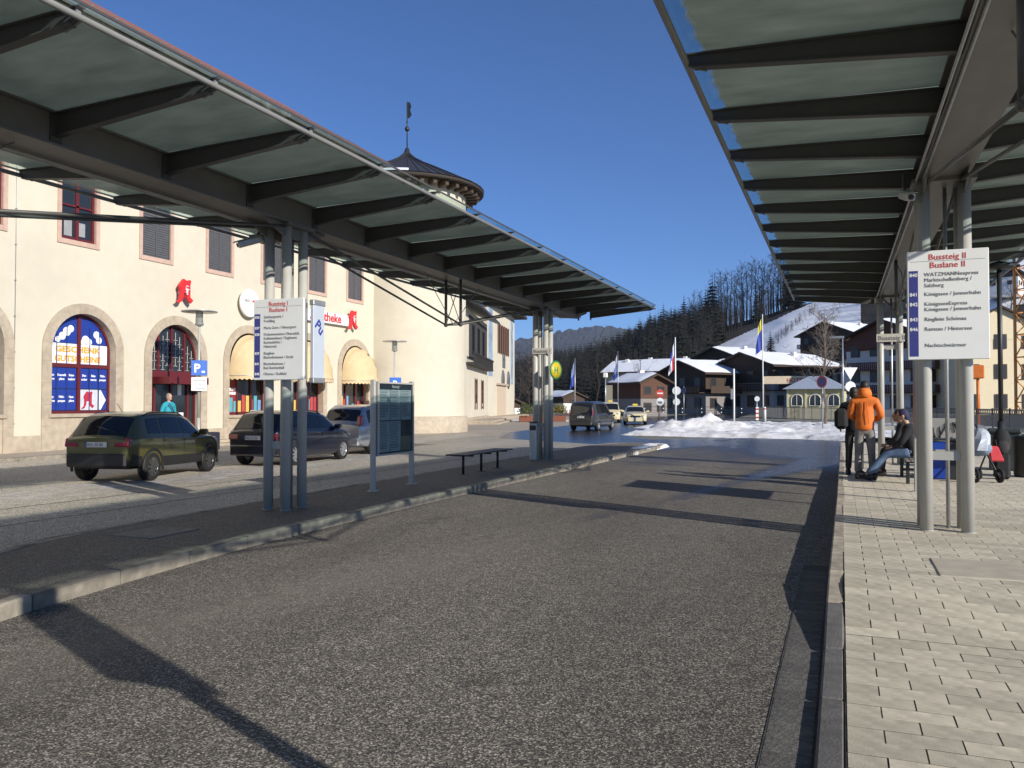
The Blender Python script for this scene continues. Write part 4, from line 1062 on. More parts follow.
def paint(name, col, met=.3):
    m = mat(name, col, .32, met, .03, 2, coat=.8); return m
def car(label, p, ang, S):
    """S: spec dict. local +x = forwards, origin on the ground under the middle of the car"""
    L, W = S['L'], S['W']; h = W / 2
    zr, zb, wb, wr, zs = pwl(S['roof']), pwl(S['belt']), pwl(S['plan']), pwl(S['rplan']), pwl(S['sill'])
    t = thing(S.get('name', 'parked_car'), label, S.get('cat', 'car'), p, ang, S.get('group')); t.scale = (S.get('sc', 1),) * 3
    def sec(x):
        """half section from the roof centre (u=0) down to the floor centre, 11 control points"""
        R_, B_ = zr(x), min(zb(x), zr(x) - .05); hw, rw = wb(x) * h, wr(x) * h; z0 = zs(x)
        cab = max(0, R_ - B_ - .05)
        return [(0, R_), (rw * .55, R_ - .012), (rw * .86, R_ - .035), (rw, R_ - .06 - .05 * min(1, cab * 4)),
                (rw + (hw * .965 - rw) * .5, (R_ - .08 + B_) / 2), (hw * .965, B_), (hw * .995, B_ - .07), (hw, (B_ + z0) * .55), (hw * .985, z0 + .12), (hw * .93, z0 + .02), (hw * .6, z0), (0, z0)]
    def crv(x, u):
        P = sec(x); n = len(P) - 1; s = u * n; i = min(int(s), n - 1); f = s - i
        a, b, c, d = P[max(i - 1, 0)], P[i], P[i + 1], P[min(i + 2, n)]
        def cr(k):
            m1, m2 = (c[k] - a[k]) * .5, (d[k] - b[k]) * .5
            if i == 0: m1 = (c[k] - b[k])
            lim = abs(c[k] - b[k]) * 1.5; m1 = max(-lim, min(lim, m1)); m2 = max(-lim, min(lim, m2))
            return (2 * f ** 3 - 3 * f * f + 1) * b[k] + (f ** 3 - 2 * f * f + f) * m1 + (-2 * f ** 3 + 3 * f * f) * c[k] + (f ** 3 - f * f) * m2
        return Vector((x - L / 2, max(0, cr(0)), cr(1)))
    NS, NU = 46, 44
    xs = [0, .012, .035, .07] + [.07 + (L - .14) * i / (NS - 8) for i in range(1, NS - 8)] + [L - .07, L - .035, L - .012, L]
    rows = []
    for x in xs:
        hv = [crv(x, k / NU) for k in range(NU + 1)]
        rows.append([Vector((p_.x, -p_.y, p_.z)) for p_ in hv[::-1]] + hv[1:])
    n = len(rows[0]); b = MB()
    # rows close at the floor centre: drop the duplicate
    rows = [r_[:-1] for r_ in rows]; n -= 1
    vs = [v for r_ in rows for v in r_]
    fs = [(i * n + k, i * n + (k + 1) % n, (i + 1) * n + (k + 1) % n, (i + 1) * n + k) for i in range(len(rows) - 1) for k in range(n)]
    fs += [tuple(range(n))[::-1], tuple((len(rows) - 1) * n + k for k in range(n))]
    b.add(vs, fs, True); b.sm[-1] = b.sm[-2] = False
    bo = b.build('body', S['paint'], t)
    # wheel arches
    rw_ = S['wr']; cut = MB()
    for ax in S['axles']:
        cut.tube([(ax - L / 2, -h - .3, rw_ * .98), (ax - L / 2, h + .3, rw_ * .98)], rw_ * 1.17, 28)
    co = cut.build('tmp_cut', None); md = bo.modifiers.new('arches', 'BOOLEAN'); md.object = co; md.operation = 'DIFFERENCE'; md.solver = 'EXACT'
    SKINS.append((bo, co))
    inner = MB(); inner.box(.25 - L / 2, L / 2 - .25, -h * .72, h * .72, S['sill'][2][1] + .02 if False else .3, .75); inner.build('underbody', M_PLASTIC, bo)
    # wheels
    wm = {}
    for ax in S['axles']:
        for sd in (-1, 1):
            wo = bpy.data.objects.new('wheel', None); COL.objects.link(wo); wo.parent = t; wo.location = (ax - L / 2, sd * (h - .115), rw_); 
            if 'ty' not in wm:
                r0 = rw_; ty = MB().lathe([(r0 * .66, -.10), (r0 * .93, -.105), (r0 * .99, -.08), (r0, 0), (r0 * .99, .08), (r0 * .93, .105), (r0 * .66, .10)], 32).xf(Matrix.Rotation(PI / 2, 4, 'X'))
                wm['ty'] = ty.mesh('tyre', M_TYRE)
                rm_ = MB(); rm_.lathe([(r0 * .66, -.09), (r0 * .68, .0), (r0 * .68, .098), (r0 * .62, .10), (r0 * .60, .07)], 32); rm_.lathe([(0, .05), (r0 * .60, .03)], 24)
                for k in range(10 if S.get('spokes', 10) else 0):
                    w_ = 2 * PI * k / S.get('spokes', 10)
                    if k >= S.get('spokes', 10): break
                    rm_.bar((math.cos(w_) * r0 * .1, math.sin(w_) * r0 * .1, .088), (math.cos(w_) * r0 * .63, math.sin(w_) * r0 * .63, .092), .05, .03)
                rm_.lathe([(0, .10), (r0 * .14, .10), (r0 * .15, .07)], 14)
                wm['rim'] = rm_.xf(Matrix.Rotation(-PI / 2, 4, 'X')).mesh('rim', S.get('rim', M_RIM))
            link('tyre', wm['ty'], wo); ri = link('rim', wm['rim'], wo)
            if sd < 0: ri.rotation_euler = (0, 0, PI)
    # glass and trim as patches lying on the body surface
    def patch(name, f, m, nx=8, nu=6, off=.006, sides=(-1, 1), parent=None):
        for sd in sides:
            g = [[None] * (nu + 1) for _ in range(nx + 1)]
            for i in range(nx + 1):
                for k in range(nu + 1):
                    x, u = f(i / nx, k / nu); e = .004
                    q = crv(x, u); tx = crv(min(L, x + e), u) - crv(max(0, x - e), u); tu = crv(x, min(1, u + e)) - crv(x, max(0, u - e)); nn = tx.cross(tu)
                    if nn.length > 0: nn.normalize()
                    if nn.dot(Vector((0, q.y, q.z - .6))) < 0: nn = -nn
                    q = q + nn * off; g[i][k] = Vector((q.x, sd * q.y, q.z))
            v = [p_ for r_ in g for p_ in r_]; m_ = nu + 1
            ff = [(i * m_ + k, (i + 1) * m_ + k, (i + 1) * m_ + k + 1, i * m_ + k + 1) for i in range(nx) for k in range(nu)]
            # thin edge so that it is not a sheet
            MB().add(v, ff, True).build(name, m, parent or t)
    if S.get('clad'):
        for ax in S['axles']:
            for sd in (-1, 1):
                MB().tube([(ax - L / 2 + rw_ * 1.2 * math.cos(a), sd * (h * .985), rw_ * .98 + rw_ * 1.2 * math.sin(a)) for a in [PI * (k / 16 * 1.16 - .08) for k in range(17)]], .032, 6).build('arch_trim', M_PLASTIC, t)
    def full_patch(name, xa, xb, ua, m, nx=8, nu=8, off=.006):
        """patch across the middle (both halves)"""
        rowsP = []
        for i in range(nx + 1):
            x = xa + (xb - xa) * i / nx; r2 = []
            for k in range(-nu, nu + 1):
                u = abs(k) / nu * ua; q = crv(x, u); e = .004
                tx = crv(min(L, x + e), u) - crv(max(0, x - e), u); nn = Vector((-tx.z, 0, tx.x)).normalized()
                q = q + nn * off; r2.append(Vector((q.x, math.copysign(q.y, k), q.z)))
            rowsP.append(r2)
        m_ = 2 * nu + 1; MB().add([p_ for r_ in rowsP for p_ in r_], [(i * m_ + k, (i + 1) * m_ + k, (i + 1) * m_ + k + 1, i * m_ + k + 1) for i in range(nx) for k in range(m_ - 1)], True).build(name, m, t)
    u1, u2 = 3.25 / 11, 4.75 / 11
    for (a0, a1, b0, b1) in S['sidewin']:      # x at the belt, x at the roof rail
        patch('side_window', lambda s, w_: ((a0 + (a1 - a0) * s) * w_ + (b0 + (b1 - b0) * s) * (1 - w_), u1 + (u2 - u1) * w_), M_CARGLASS)
    full_patch('rear_window', S['rw'][0], S['rw'][1], 2.55 / 11, M_CARGLASS, off=.008)
    full_patch('windscreen', S['ws'][0], S['ws'][1], 2.7 / 11, M_CARGLASS, off=.008)
    # bumpers / cladding
    cl = S.get('cladmat', S['paint'])
    if S.get('clad'):
        uu0, uu1 = 7.55 / 11, 9.0 / 11
        ax0, ax1 = S['axles']; g = rw_ * 1.2
        for xa, xb in ((.1, ax0 - g), (ax0 + g, ax1 - g), (ax1 + g, L - .1)):
            patch('side_cladding', lambda s, w_: (xa + (xb - xa) * s, uu0 + (uu1 - uu0) * w_), cl, off=.012)
    rb = MB(); zbp = S.get('bump', (.38, .62)); yw = wb(.05) * h * .94
    rb.bbox(-L / 2 - .045, -L / 2 + .12, -yw, yw, zbp[0], zbp[1], .04); rb.build('rear_bumper', S.get('bumpmat', cl), t)
    fb = MB(); yw2 = wb(L - .05) * h * .94; fb.bbox(L / 2 - .12, L / 2 + .045, -yw2, yw2, zbp[0] - .06, zbp[1] - .02, .04); fb.build('front_bumper', S.get('bumpmat', S['paint']), t)
    pl = MB().box(-L / 2 - .022, -L / 2 - .010, -.26, .26, S['plz'], S['plz'] + .115).build('number_plate', M_PLATE, t)
    MB().box(-L / 2 - .0225, -L / 2 - .009, .215, .26, S['plz'], S['plz'] + .115).build('plate_strip', M_BLUE, pl)
    if S.get('reg'): text(S['reg'], .1, M_GREYTXT, pl, (-L / 2 - .0235, .20, S['plz'] + .022), (PI / 2, 0, -PI / 2), bold=.002, xs=.82)
    MB().box(L / 2 + .046, L / 2 + .052, -.26, .26, .42, .53).build('number_plate', M_PLATE, t)
    # lamps
    for sd in (-1, 1):
        zz0, zz1, yin, ln = S['tail']
        tl_ = MB(); y0, y1 = sorted((sd * yin * h, sd * wb(.10) * h * .985))
        tl_.bbox(-L / 2 - .018, -L / 2 + ln, y0, y1 , zz0, zz1, .03)
        for i, (vx, vy, vz) in enumerate(tl_.v):     # wrap round the corner, follow the rake of the tailgate
            lean = max(0, vz - S['rakez']) * S['rake']; tl_.v[i] = (vx + lean, vy + sd * .012 * (vx > -L / 2 + .05), vz)
        to = tl_.build('tail_light', M_TAIL, t)
        hl = MB(); zz0, zz1, yin, ln = S['head']; y0, y1 = sorted((sd * yin * h, sd * wb(L - .12) * h * .97))
        hl.bbox(L / 2 - ln, L / 2 + .015, y0, y1, zz0, zz1, .04)
        for i, (vx, vy, vz) in enumerate(hl.v): hl.v[i] = (vx - abs(vy) * .16, vy, vz)
        hl.build('headlight', M_HEAD, t)
        mi = MB(); mx = S['mir']; mi.bbox(mx - L / 2 - .06, mx - L / 2 + .06, h * .93 if sd > 0 else -h - .17, h + .17 if sd > 0 else -h * .93, zb(mx) + .02, zb(mx) + .17, .035); mi.build('mirror', S.get('mirmat', S['paint']), t)
        for hx in S['handles']:
            q = crv(hx, 6.2 / 11); MB().bbox(q.x - .1, q.x + .1, sd * q.y - .02, sd * q.y + .02, q.z - .018, q.z + .012, .008).build('door_handle', S.get('mirmat', S['paint']), t)
        if S.get('rails'):
            ra, rz_ = S['rails']; q0, q1 = ra, rz_; pts = []
            for i in range(9):
                x = q0 + (q1 - q0) * i / 8; q = crv(x, 2.7 / 11); pts.append((q.x, sd * (q.y - .01), q.z + (.05 if 0 < i < 8 else .0)))
            MB().tube(pts, .016, 8).build('roof_rail', S.get('railmat', M_BLACKMETAL), t)
        # door shut lines
        dl = MB()
        for sx in S.get('seams', []):
            pts = [crv(sx, (5.0 + 3.6 * i / 8) / 11) for i in range(9)]
            dl.tube([(q.x, sd * (q.y + .001), q.z) for q in pts], .005, 4)
        if S.get('seams'): dl.build('door_seam', M_PLASTIC, t)
    gr = MB(); gr.bbox(L / 2 - .02, L / 2 + .03, -.38, .38, S['grill'][0], S['grill'][1], .03); go = gr.build('grille', M_BLACKMETAL, t)
    MB().tube([(L / 2 + .031, -.33, (S['grill'][0] + S['grill'][1]) / 2), (L / 2 + .031, .33, (S['grill'][0] + S['grill'][1]) / 2)], .012, 6).build('grille_bar', M_CHROME, go)
    em = MB().lathe([(0, 0), (.05, 0), (.05, .012), (0, .012)], 16).xf(Matrix.Translation((-L / 2 - .006 + max(0, S['emz'] - S['rakez']) * S['rake'], 0, S['emz'])) @ Matrix.Rotation(-PI / 2, 4, 'Y')).build('emblem', M_CHROME, t)
    if S.get('antenna'): MB().tube([(S['antenna'] - L / 2, 0, zr(S['antenna'])), (S['antenna'] - L / 2 - .22, 0, zr(S['antenna']) + .2)], .006, 6).build('antenna', M_BLACKMETAL, t)
    rv = MB(); rv.tube([(S['rw'][0] + .12 - L / 2, .1, zr(S['rw'][0] + .12) + .016), (S['rw'][0] + .03 - L / 2, -.4, zr(S['rw'][0] + .03) + .016)], .009, 5); rv.build('wiper', M_BLACKMETAL, t)
    if S.get('taxi'):
        MB().bbox(S['taxi'] - L / 2 - .08, S['taxi'] - L / 2 + .08, -.2, .2, zr(S['taxi']) + .01, zr(S['taxi']) + .13, .03).build('taxi_sign', mat('taxi_yellow', (.8, .62, .05), .4), t)
    return t
PLAN = lambda L: [(0, .80), (.06, .86), (.25, .94), (.8, .985), (L * .5, 1.0), (L - 1.0, .985), (L - .45, .93), (L - .15, .80), (L, .62)]
suv = dict(L=4.30, W=1.77, roof=[(0, 1.00), (.06, 1.05), (.16, 1.18), (.36, 1.41), (.48, 1.50), (.85, 1.565), (1.7, 1.585), (2.35, 1.55), (2.7, 1.45), (3.4, 1.06), (3.6, 1.01), (4.05, .92), (4.22, .80), (4.30, .62)],
           belt=[(0, .98), (.5, 1.04), (1.2, 1.02), (3.0, .95), (3.5, .93), (4.3, .6)], plan=PLAN(4.3), rplan=[(0, .78), (.3, .76), (.6, .75), (1.2, .74), (2.4, .73), (2.8, .74), (3.4, .80), (4.0, .76), (4.3, .5)],
           sill=[(0, .48), (.3, .36), (.8, .30), (3.5, .28), (4.1, .32), (4.3, .42)], axles=(.80, 3.40), wr=.33, paint=paint('olive_paint', (.095, .088, .026), .3), rim=mat('dark_rim', (.10, .10, .10), .35, .6),
           sidewin=[(.66, 1.18, .74, 1.22), (1.24, 2.08, 1.28, 2.06), (2.14, 3.12, 2.12, 2.62)], rw=(.08, .44), ws=(2.66, 3.38), sc=.93, clad=[1], cladmat=M_PLASTIC, bump=(.36, .66), plz=.80, reg='BGL SX 84',
           tail=(.80, 1.0, .46, .34), rake=.3, rakez=.85, head=(.72, .88, .55, .30), mir=2.95, handles=(1.35, 2.25), rails=(.7, 2.5), seams=(1.22, 2.11, 3.02), grill=(.62, .78), emz=.97, antenna=.95)
wag = dict(L=4.38, W=1.80, roof=[(0, .98), (.06, 1.03), (.16, 1.16), (.34, 1.38), (.46, 1.47), (.85, 1.54), (1.7, 1.56), (2.4, 1.52), (2.75, 1.43), (3.45, 1.06), (3.65, 1.02), (4.1, .90), (4.28, .78), (4.38, .58)],
           belt=[(0, .96), (.5, 1.02), (1.2, 1.0), (3.0, .95), (3.5, .93), (4.38, .56)], plan=PLAN(4.38), rplan=[(0, .78), (.3, .76), (.6, .75), (1.2, .74), (2.4, .73), (2.8, .74), (3.45, .80), (4.1, .76), (4.38, .5)],
           sill=[(0, .40), (.3, .28), (.8, .22), (3.6, .20), (4.2, .24), (4.38, .36)], axles=(.80, 3.47), wr=.325, paint=paint('night_blue_paint', (.008, .010, .022), .2), spokes=10,
           sidewin=[(.66, 1.16, .80, 1.20), (1.22, 2.12, 1.26, 2.10), (2.18, 3.20, 2.16, 2.68)], rw=(.08, .42), ws=(2.70, 3.42), sc=.94, bump=(.30, .60), plz=.74, reg='BGL K 310', tail=(.74, .92, .50, .34), rake=.25, rakez=.85,
           head=(.68, .82, .52, .34), mir=3.0, handles=(1.35, 2.3), rails=(.65, 2.5), railmat=M_BLACKMETAL, seams=(1.19, 2.15, 3.1), grill=(.55, .74), emz=.95)
mini = dict(L=4.45, W=1.81, roof=[(0, 1.02), (.10, 1.06), (.20, 1.20), (.34, 1.46), (.44, 1.56), (.8, 1.645), (1.7, 1.67), (2.5, 1.60), (2.85, 1.48), (3.65, 1.10), (3.85, 1.04), (4.2, .90), (4.36, .76), (4.45, .56)],
            belt=[(0, .98), (.5, 1.0), (1.2, 1.0), (3.0, .97), (3.7, .95), (4.45, .56)], plan=PLAN(4.45), rplan=[(0, .74), (.3, .72), (.6, .72), (1.2, .72), (2.4, .72), (2.9, .73), (3.65, .82), (4.2, .76), (4.45, .5)],
            sill=[(0, .40), (.3, .28), (.8, .22), (3.7, .20), (4.25, .24), (4.45, .36)], axles=(.80, 3.50), wr=.325, paint=paint('silver_paint', (.36, .37, .40), .6),
            sidewin=[(.50, 1.16, .58, 1.20), (1.22, 2.16, 1.26, 2.14), (2.22, 3.36, 2.20, 2.80)], rw=(.11, .38), ws=(2.80, 3.62), sc=.96, bump=(.30, .58), plz=.66, reg='BGL C 27', tail=(.98, 1.30, .70, .16), rake=.34, rakez=1.06,
            head=(.70, .86, .52, .34), mir=3.2, handles=(1.4, 2.4), rails=(.6, 2.5), railmat=M_CHROME, seams=(1.19, 2.19, 3.25), grill=(.55, .70), emz=.95)
van = dict(L=4.89, W=1.90, roof=[(0, 1.02), (.06, 1.08), (.14, 1.35), (.24, 1.72), (.36, 1.84), (.7, 1.93), (2.2, 1.95), (3.0, 1.88), (3.3, 1.76), (4.1, 1.20), (4.3, 1.12), (4.65, .98), (4.8, .82), (4.89, .6)],
           belt=[(0, 1.0), (.5, 1.06), (2.0, 1.08), (3.5, 1.04), (4.2, 1.0), (4.89, .6)], plan=PLAN(4.89), rplan=[(0, .80), (.3, .80), (.8, .80), (2.4, .80), (3.2, .78), (4.1, .82), (4.6, .76), (4.89, .5)],
           sill=[(0, .40), (.3, .30), (.9, .24), (4.1, .22), (4.6, .26), (4.89, .38)], axles=(.98, 3.98), wr=.34, paint=paint('anthracite_paint', (.030, .032, .034), .3), sidewin=[(.32, 1.3, .42, 1.32), (1.38, 2.55, 1.4, 2.52), (2.63, 3.85, 2.6, 3.22)],
           rw=(.07, .26), ws=(3.26, 4.08), sc=.90, bump=(.34, .62), plz=.84, reg='BGL T 52', tail=(.95, 1.40, .84, .12), rake=.2, rakez=1.06, head=(.72, .92, .55, .32), mir=3.6, handles=(2.4, 2.75), seams=(1.34, 2.6, 3.7), grill=(.60, .76), emz=1.0, cat='van', name='van')
taxi = dict(wag); taxi.update(paint=paint('taxi_cream_paint', (.70, .60, .36), .0), taxi=1.9, reg=None, sc=1.0, roof=[(0, .95), (.3, 1.0), (.6, 1.05), (1.0, 1.30), (1.4, 1.42), (1.9, 1.45), (2.5, 1.41), (2.85, 1.30), (3.5, .98), (3.8, .94), (4.3, .85), (4.5, .75), (4.6, .55)], L=4.6, plan=PLAN(4.6), axles=(.95, 3.65), belt=[(0, .90), (.6, .95), (3.0, .92), (3.6, .88), (4.6, .52)], rplan=[(0, .80), (.6, .76), (1.0, .70), (2.5, .70), (2.9, .72), (3.5, .80), (4.2, .76), (4.6, .55)], rw=(.66, 1.3), ws=(2.72, 3.46),
             sidewin=[(1.0, 2.0, 1.35, 2.0), (2.06, 3.2, 2.06, 2.75)], sill=[(0, .36), (.3, .26), (.8, .2), (3.8, .2), (4.3, .24), (4.6, .34)], rails=None, seams=(2.03, 3.15), handles=(1.6, 2.3), head=(.60, .74, .48, .40), grill=(.38, .70), mir=3.05)
tvan = dict(van); tvan.update(paint=paint('taxi_cream_paint', (.70, .60, .36), .0), taxi=2.2, reg=None, sc=.9)
bus_ang = lambda dx, dy: math.atan2(dy, dx)
car('olive green hatchback SUV with black lower cladding parked by the shop', (-14.66, 14.62, 0), bus_ang(-.62, 2.5), suv)
car('dark blue estate car parked between the olive SUV and the silver minivan', (-14.30, 19.55, 0), bus_ang(-.18, 2.5), wag)
car('silver minivan with tall red tail lights parked behind the timetable case', (-14.95, 24.6, 0), bus_ang(-.2, 2.9), mini)
car('dark grey van driving away on the wet road beyond the island', (far(592.5, 51.2).x, far(592.5, 51.2).y, 0), bus_ang(.05, 1), van)
car('cream taxi saloon with yellow roof sign facing the camera', (-15.0, 64.0, 0), bus_ang(.25, -1), taxi)
car('cream taxi van parked behind the cream saloon', (-18.6, 70.0, 0), bus_ang(.3, -1), tvan)
# ------------------------------------------------------------------ people
M_SKIN = mat('skin', (.48, .29, .20), .55, 0, .06, 9)
def skin_mesh(name, J, E, m, parent, sub=1, root=0):
    """continuous limb surface grown over a skeleton: J = {joint: (pos, radius or (rx, ry))}, E = bones"""
    keys = list(J); ix = {k: i for i, k in enumerate(keys)}
    me = bpy.data.meshes.new(name); me.from_pydata([J[k][0] for k in keys], [(ix[a], ix[b]) for a, b in E], []); me.materials.append(m)
    o = link(name, me, parent); o.modifiers.new('skin', 'SKIN')
    for i, k in enumerate(keys):
        r = J[k][1]; sv = me.skin_vertices[0].data[i]; sv.radius = r if isinstance(r, tuple) else (r, r); sv.use_root = (i == root)
    o.modifiers['skin'].use_smooth_shade = True
    s = o.modifiers.new('sub', 'SUBSURF'); s.levels = sub; s.render_levels = sub
    SKINS.append((o, None)); return o
def person(label, loc, rz, jac, tro, hairm, pose, shoe=None, hat=None, hood=None, skinm=M_SKIN, vest=None):
    """pose gives joint positions (metres, local: +y = facing)"""
    t = thing('person', label, 'person', loc, rz)
    P = {k: Vector(v) for k, v in pose.items() if k != 'foot_tilt'}
    J = {}; E = []
    def j(k, p, r): J[k] = (tuple(p), r)
    j('pel', P['pel'], .10); j('spine', P['pel'].lerp(P['neck'], .5), .10); j('chest', P['pel'].lerp(P['neck'], .82), .11); j('neck', P['neck'], .055); j('headb', P['neck'].lerp(P['head'], .45), .055)
    j('head', P['head'], .085); E += [('pel', 'spine'), ('spine', 'chest'), ('chest', 'neck'), ('neck', 'headb'), ('headb', 'head')]
    for s in 'LR':
        j('sh' + s, P['sh' + s], .05); j('el' + s, P['el' + s], .038); j('wr' + s, P['wr' + s], .026)
        E += [('chest', 'sh' + s), ('sh' + s, 'el' + s), ('el' + s, 'wr' + s)]
        d = (P['wr' + s] - P['el' + s]).normalized(); palm = P['wr' + s] + d * .06; j('pa' + s, palm, (.028, .02)); E.append(('wr' + s, 'pa' + s))
        side = d.cross(Vector((0, 1, 0))); side = side.normalized() if side.length > .1 else Vector((1, 0, 0)); fwd = side.cross(d).normalized()
        for q, (o_, ln) in enumerate(((-.024, .065), (-.008, .078), (.008, .074), (.024, .058))):
            b0 = palm + fwd * o_ + d * .03; j('f%d%s' % (q, s), b0, .0095); j('g%d%s' % (q, s), b0 + d * ln * .6 + side * .012 * (1 if s == 'L' else -1), .008)
            E += [('pa' + s, 'f%d%s' % (q, s)), ('f%d%s' % (q, s), 'g%d%s' % (q, s))]
        th = palm + fwd * .035 - d * .01; j('t' + s, th, .0105); j('u' + s, th + fwd * .02 + d * .035, .009); E += [('pa' + s, 't' + s), ('t' + s, 'u' + s)]
        j('hi' + s, P['hi' + s], .085); j('kn' + s, P['kn' + s], .052); j('an' + s, P['an' + s], .035); j('to' + s, P['to' + s], .03)
        E += [('pel', 'hi' + s), ('hi' + s, 'kn' + s), ('kn' + s, 'an' + s), ('an' + s, 'to' + s)]
    body = skin_mesh('body', J, E, skinm, t)
    # head with face
    hp = P['head']; look = Vector(pose.get('look', (0, 1, 0))).normalized(); rt = look.cross(Vector((0, 0, 1))).normalized(); up = rt.cross(look)
    Mh = Matrix(((rt.x, look.x, up.x, hp.x), (rt.y, look.y, up.y, hp.y), (rt.z, look.z, up.z, hp.z), (0, 0, 0, 1)))
    h = MB(); h.ball((0, 0, .02), .078, .098, .115, 16, 12); h.ball((0, .055, -.06), .05, .045, .05, 12, 8)
    h.ball((0, .105, -.005), .014, .022, .024, 8, 6)
    for sx in (-1, 1): h.ball((sx * .08, -.005, 0), .012, .024, .034, 8, 6); h.ball((sx * .032, .088, .025), .013, .008, .008, 8, 6)
    h.ball((0, .096, -.052), .024, .008, .007, 8, 6); h.xf(Mh).build('head', skinm, body)
    hr = MB(); hr.ball((0, -.018, .045), .088, .10, .10, 16, 10); hr.ball((0, -.05, -.01), .078, .062, .09, 14, 8); hr.xf(Mh)
    if hat: pass
    hr.build('hair' if not hat else 'cap', hat or hairm, body)
    if hat:
        br = MB(); br.ball((0, -.01, .03), .093, .105, .03, 16, 6); br.xf(Mh).build('cap_band', mat('cap_band', (.10, .04, .05), .8), body)
    # trousers
    Jt = {}; Et = []
    Jt['w'] = (tuple(P['pel'].lerp(P['neck'], .16)), (.13, .10)); Jt['pel'] = (tuple(P['pel']), (.125, .11)); Et.append(('w', 'pel'))
    for s in 'LR':
        hi, kn, an = P['hi' + s], P['kn' + s], P['an' + s]
        Jt['hi' + s] = (tuple(hi.lerp(kn, .12)), .10); Jt['th' + s] = (tuple(hi.lerp(kn, .5)), .098); Jt['kn' + s] = (tuple(kn), .076); Jt['ca' + s] = (tuple(kn.lerp(an, .45)), .072); Jt['an' + s] = (tuple(kn.lerp(an, .97)), .066)
        Et += [('pel', 'hi' + s), ('hi' + s, 'th' + s), ('th' + s, 'kn' + s), ('kn' + s, 'ca' + s), ('ca' + s, 'an' + s)]
    skin_mesh('trousers', Jt, Et, tro, t)
    # jacket
    pe, ne = P['pel'], P['neck']; ax = (ne - pe)
    Jj = {'hem': (tuple(pe - ax * .20), (.185, .15)), 'waist': (tuple(pe + ax * .28), (.185, .14)), 'chest': (tuple(pe + ax * .68), (.195, .145)), 'yoke': (tuple(pe + ax * .90), (.15, .11)), 'coll': (tuple(ne + ax * .05), (.085, .08))}
    Ej = [('waist', 'hem'), ('waist', 'chest'), ('chest', 'yoke'), ('yoke', 'coll')]
    for s in 'LR':
        sh, el, wr_ = P['sh' + s], P['el' + s], P['wr' + s]
        Jj['sh' + s] = (tuple(sh), .085); Jj['ua' + s] = (tuple(sh.lerp(el, .5)), .078); Jj['el' + s] = (tuple(el), .068); Jj['wr' + s] = (tuple(el.lerp(wr_, .95)), .054)
        Ej += [('yoke', 'sh' + s), ('sh' + s, 'ua' + s), ('ua' + s, 'el' + s), ('el' + s, 'wr' + s)]
    skin_mesh('jacket', Jj, Ej, jac, t, sub=2, root=1)
    if hood:
        hd = MB(); hd.lathe([(.085, -.06), (.125, -.03), (.135, .03), (.115, .10), (.08, .14), (.07, .12)], 18).xf(Matrix.Translation(ne + Vector((0, -.02, .03))) @ Matrix.Rotation(R(-12), 4, 'X')).build('hood', hood, t)
        cr = MB()
        for xx in (-.06, .07): cr.tube([pe + Vector((xx, -.155, .05)), pe + ax * .5 + Vector((xx * .8, -.158, 0)), pe + ax * .85 + Vector((xx * .5, -.125, 0))], .006, 5)
        cr.build('jacket_seam', hood, t)
    sm = shoe or mat('shoe_dark', (.02, .018, .016), .6)
    for s in 'LR':
        an, to = P['an' + s], P['to' + s]; d = (to - an); d.z = 0; d.normalize(); a = math.atan2(d.y, d.x)
        sh = MB(); sh.ball((.05, 0, .045), .145, .052, .05, 14, 8); sh.bbox(-.09, .19, -.048, .048, 0, .025, .01); sh.ball((-.03, 0, .075), .062, .052, .06, 12, 8)
        tilt = pose.get('foot_tilt', 0)
        sh.xf(Matrix.Translation((an.x, an.y, an.z - .08)) @ Matrix.Rotation(a, 4, 'Z') @ Matrix.Rotation(-tilt, 4, 'Y')).build('shoe', sm, t)
    return t
def stand(sp=.0, arms=None, step=0.0, h=1.0, look=(0, 1, 0)):
    p = dict(pel=(0, 0, .98), neck=(0, .01, 1.52), head=(0, .03, 1.68), hiL=(-.09, 0, .93), hiR=(.09, 0, .93), knL=(-.11, .02 + step * .5, .51), knR=(.11, .02 - step * .3, .51), anL=(-.13, step, .085), anR=(.13, -step, .085),
             toL=(-.15, .16 + step, .03), toR=(.15, .16 - step, .03), shL=(-.19, 0, 1.43), shR=(.19, 0, 1.43), elL=(-.27, -.02, 1.15), elR=(.27, -.02, 1.15), wrL=(-.26, .14, .95), wrR=(.26, .14, .95), look=look)
    if arms: p.update(arms)
    return {k: (tuple(c * h for c in v) if k != 'look' else v) for k, v in p.items()}
M_ORJ = mat('orange_jacket', (.72, .17, .02), .7, 0, .12, 7, .35, 14, var2=.12, v2scale=3)
M_GREYT = mat('grey_trousers', (.21, .195, .18), .85, 0, .18, 9, .4, 12)
M_BLKC = mat('black_cloth', (.016, .016, .018), .85, 0, .3, 9, .3, 14)
M_CHARC = mat('charcoal_cloth', (.035, .033, .032), .85, 0, .25, 9, .3, 14)
M_JEANS = mat('blue_jeans', (.09, .14, .23), .85, 0, .25, 12, .3, 20)
M_HAIRD = mat('dark_hair', (.02, .014, .01), .6, 0, .3, 30)
ZP = .19
person('person in an orange jacket and grey trousers standing with the back to the camera', (.42, 17.35, ZP), R(-2), M_ORJ, M_GREYT, M_HAIRD,
       stand(arms=dict(elL=(-.26, .02, 1.16), wrL=(-.12, .22, 1.10), elR=(.29, .03, 1.17), wrR=(.16, .24, 1.08)), h=1.04), hood=M_ORJ)
person('person in black clothes half hidden on the left of the orange jacket', (.24, 18.2, ZP), R(-12), M_BLKC, M_CHARC, M_HAIRD, stand(arms=dict(elL=(-.30, -.05, 1.2), wrL=(-.30, .10, 1.0)), h=.98, step=.05))
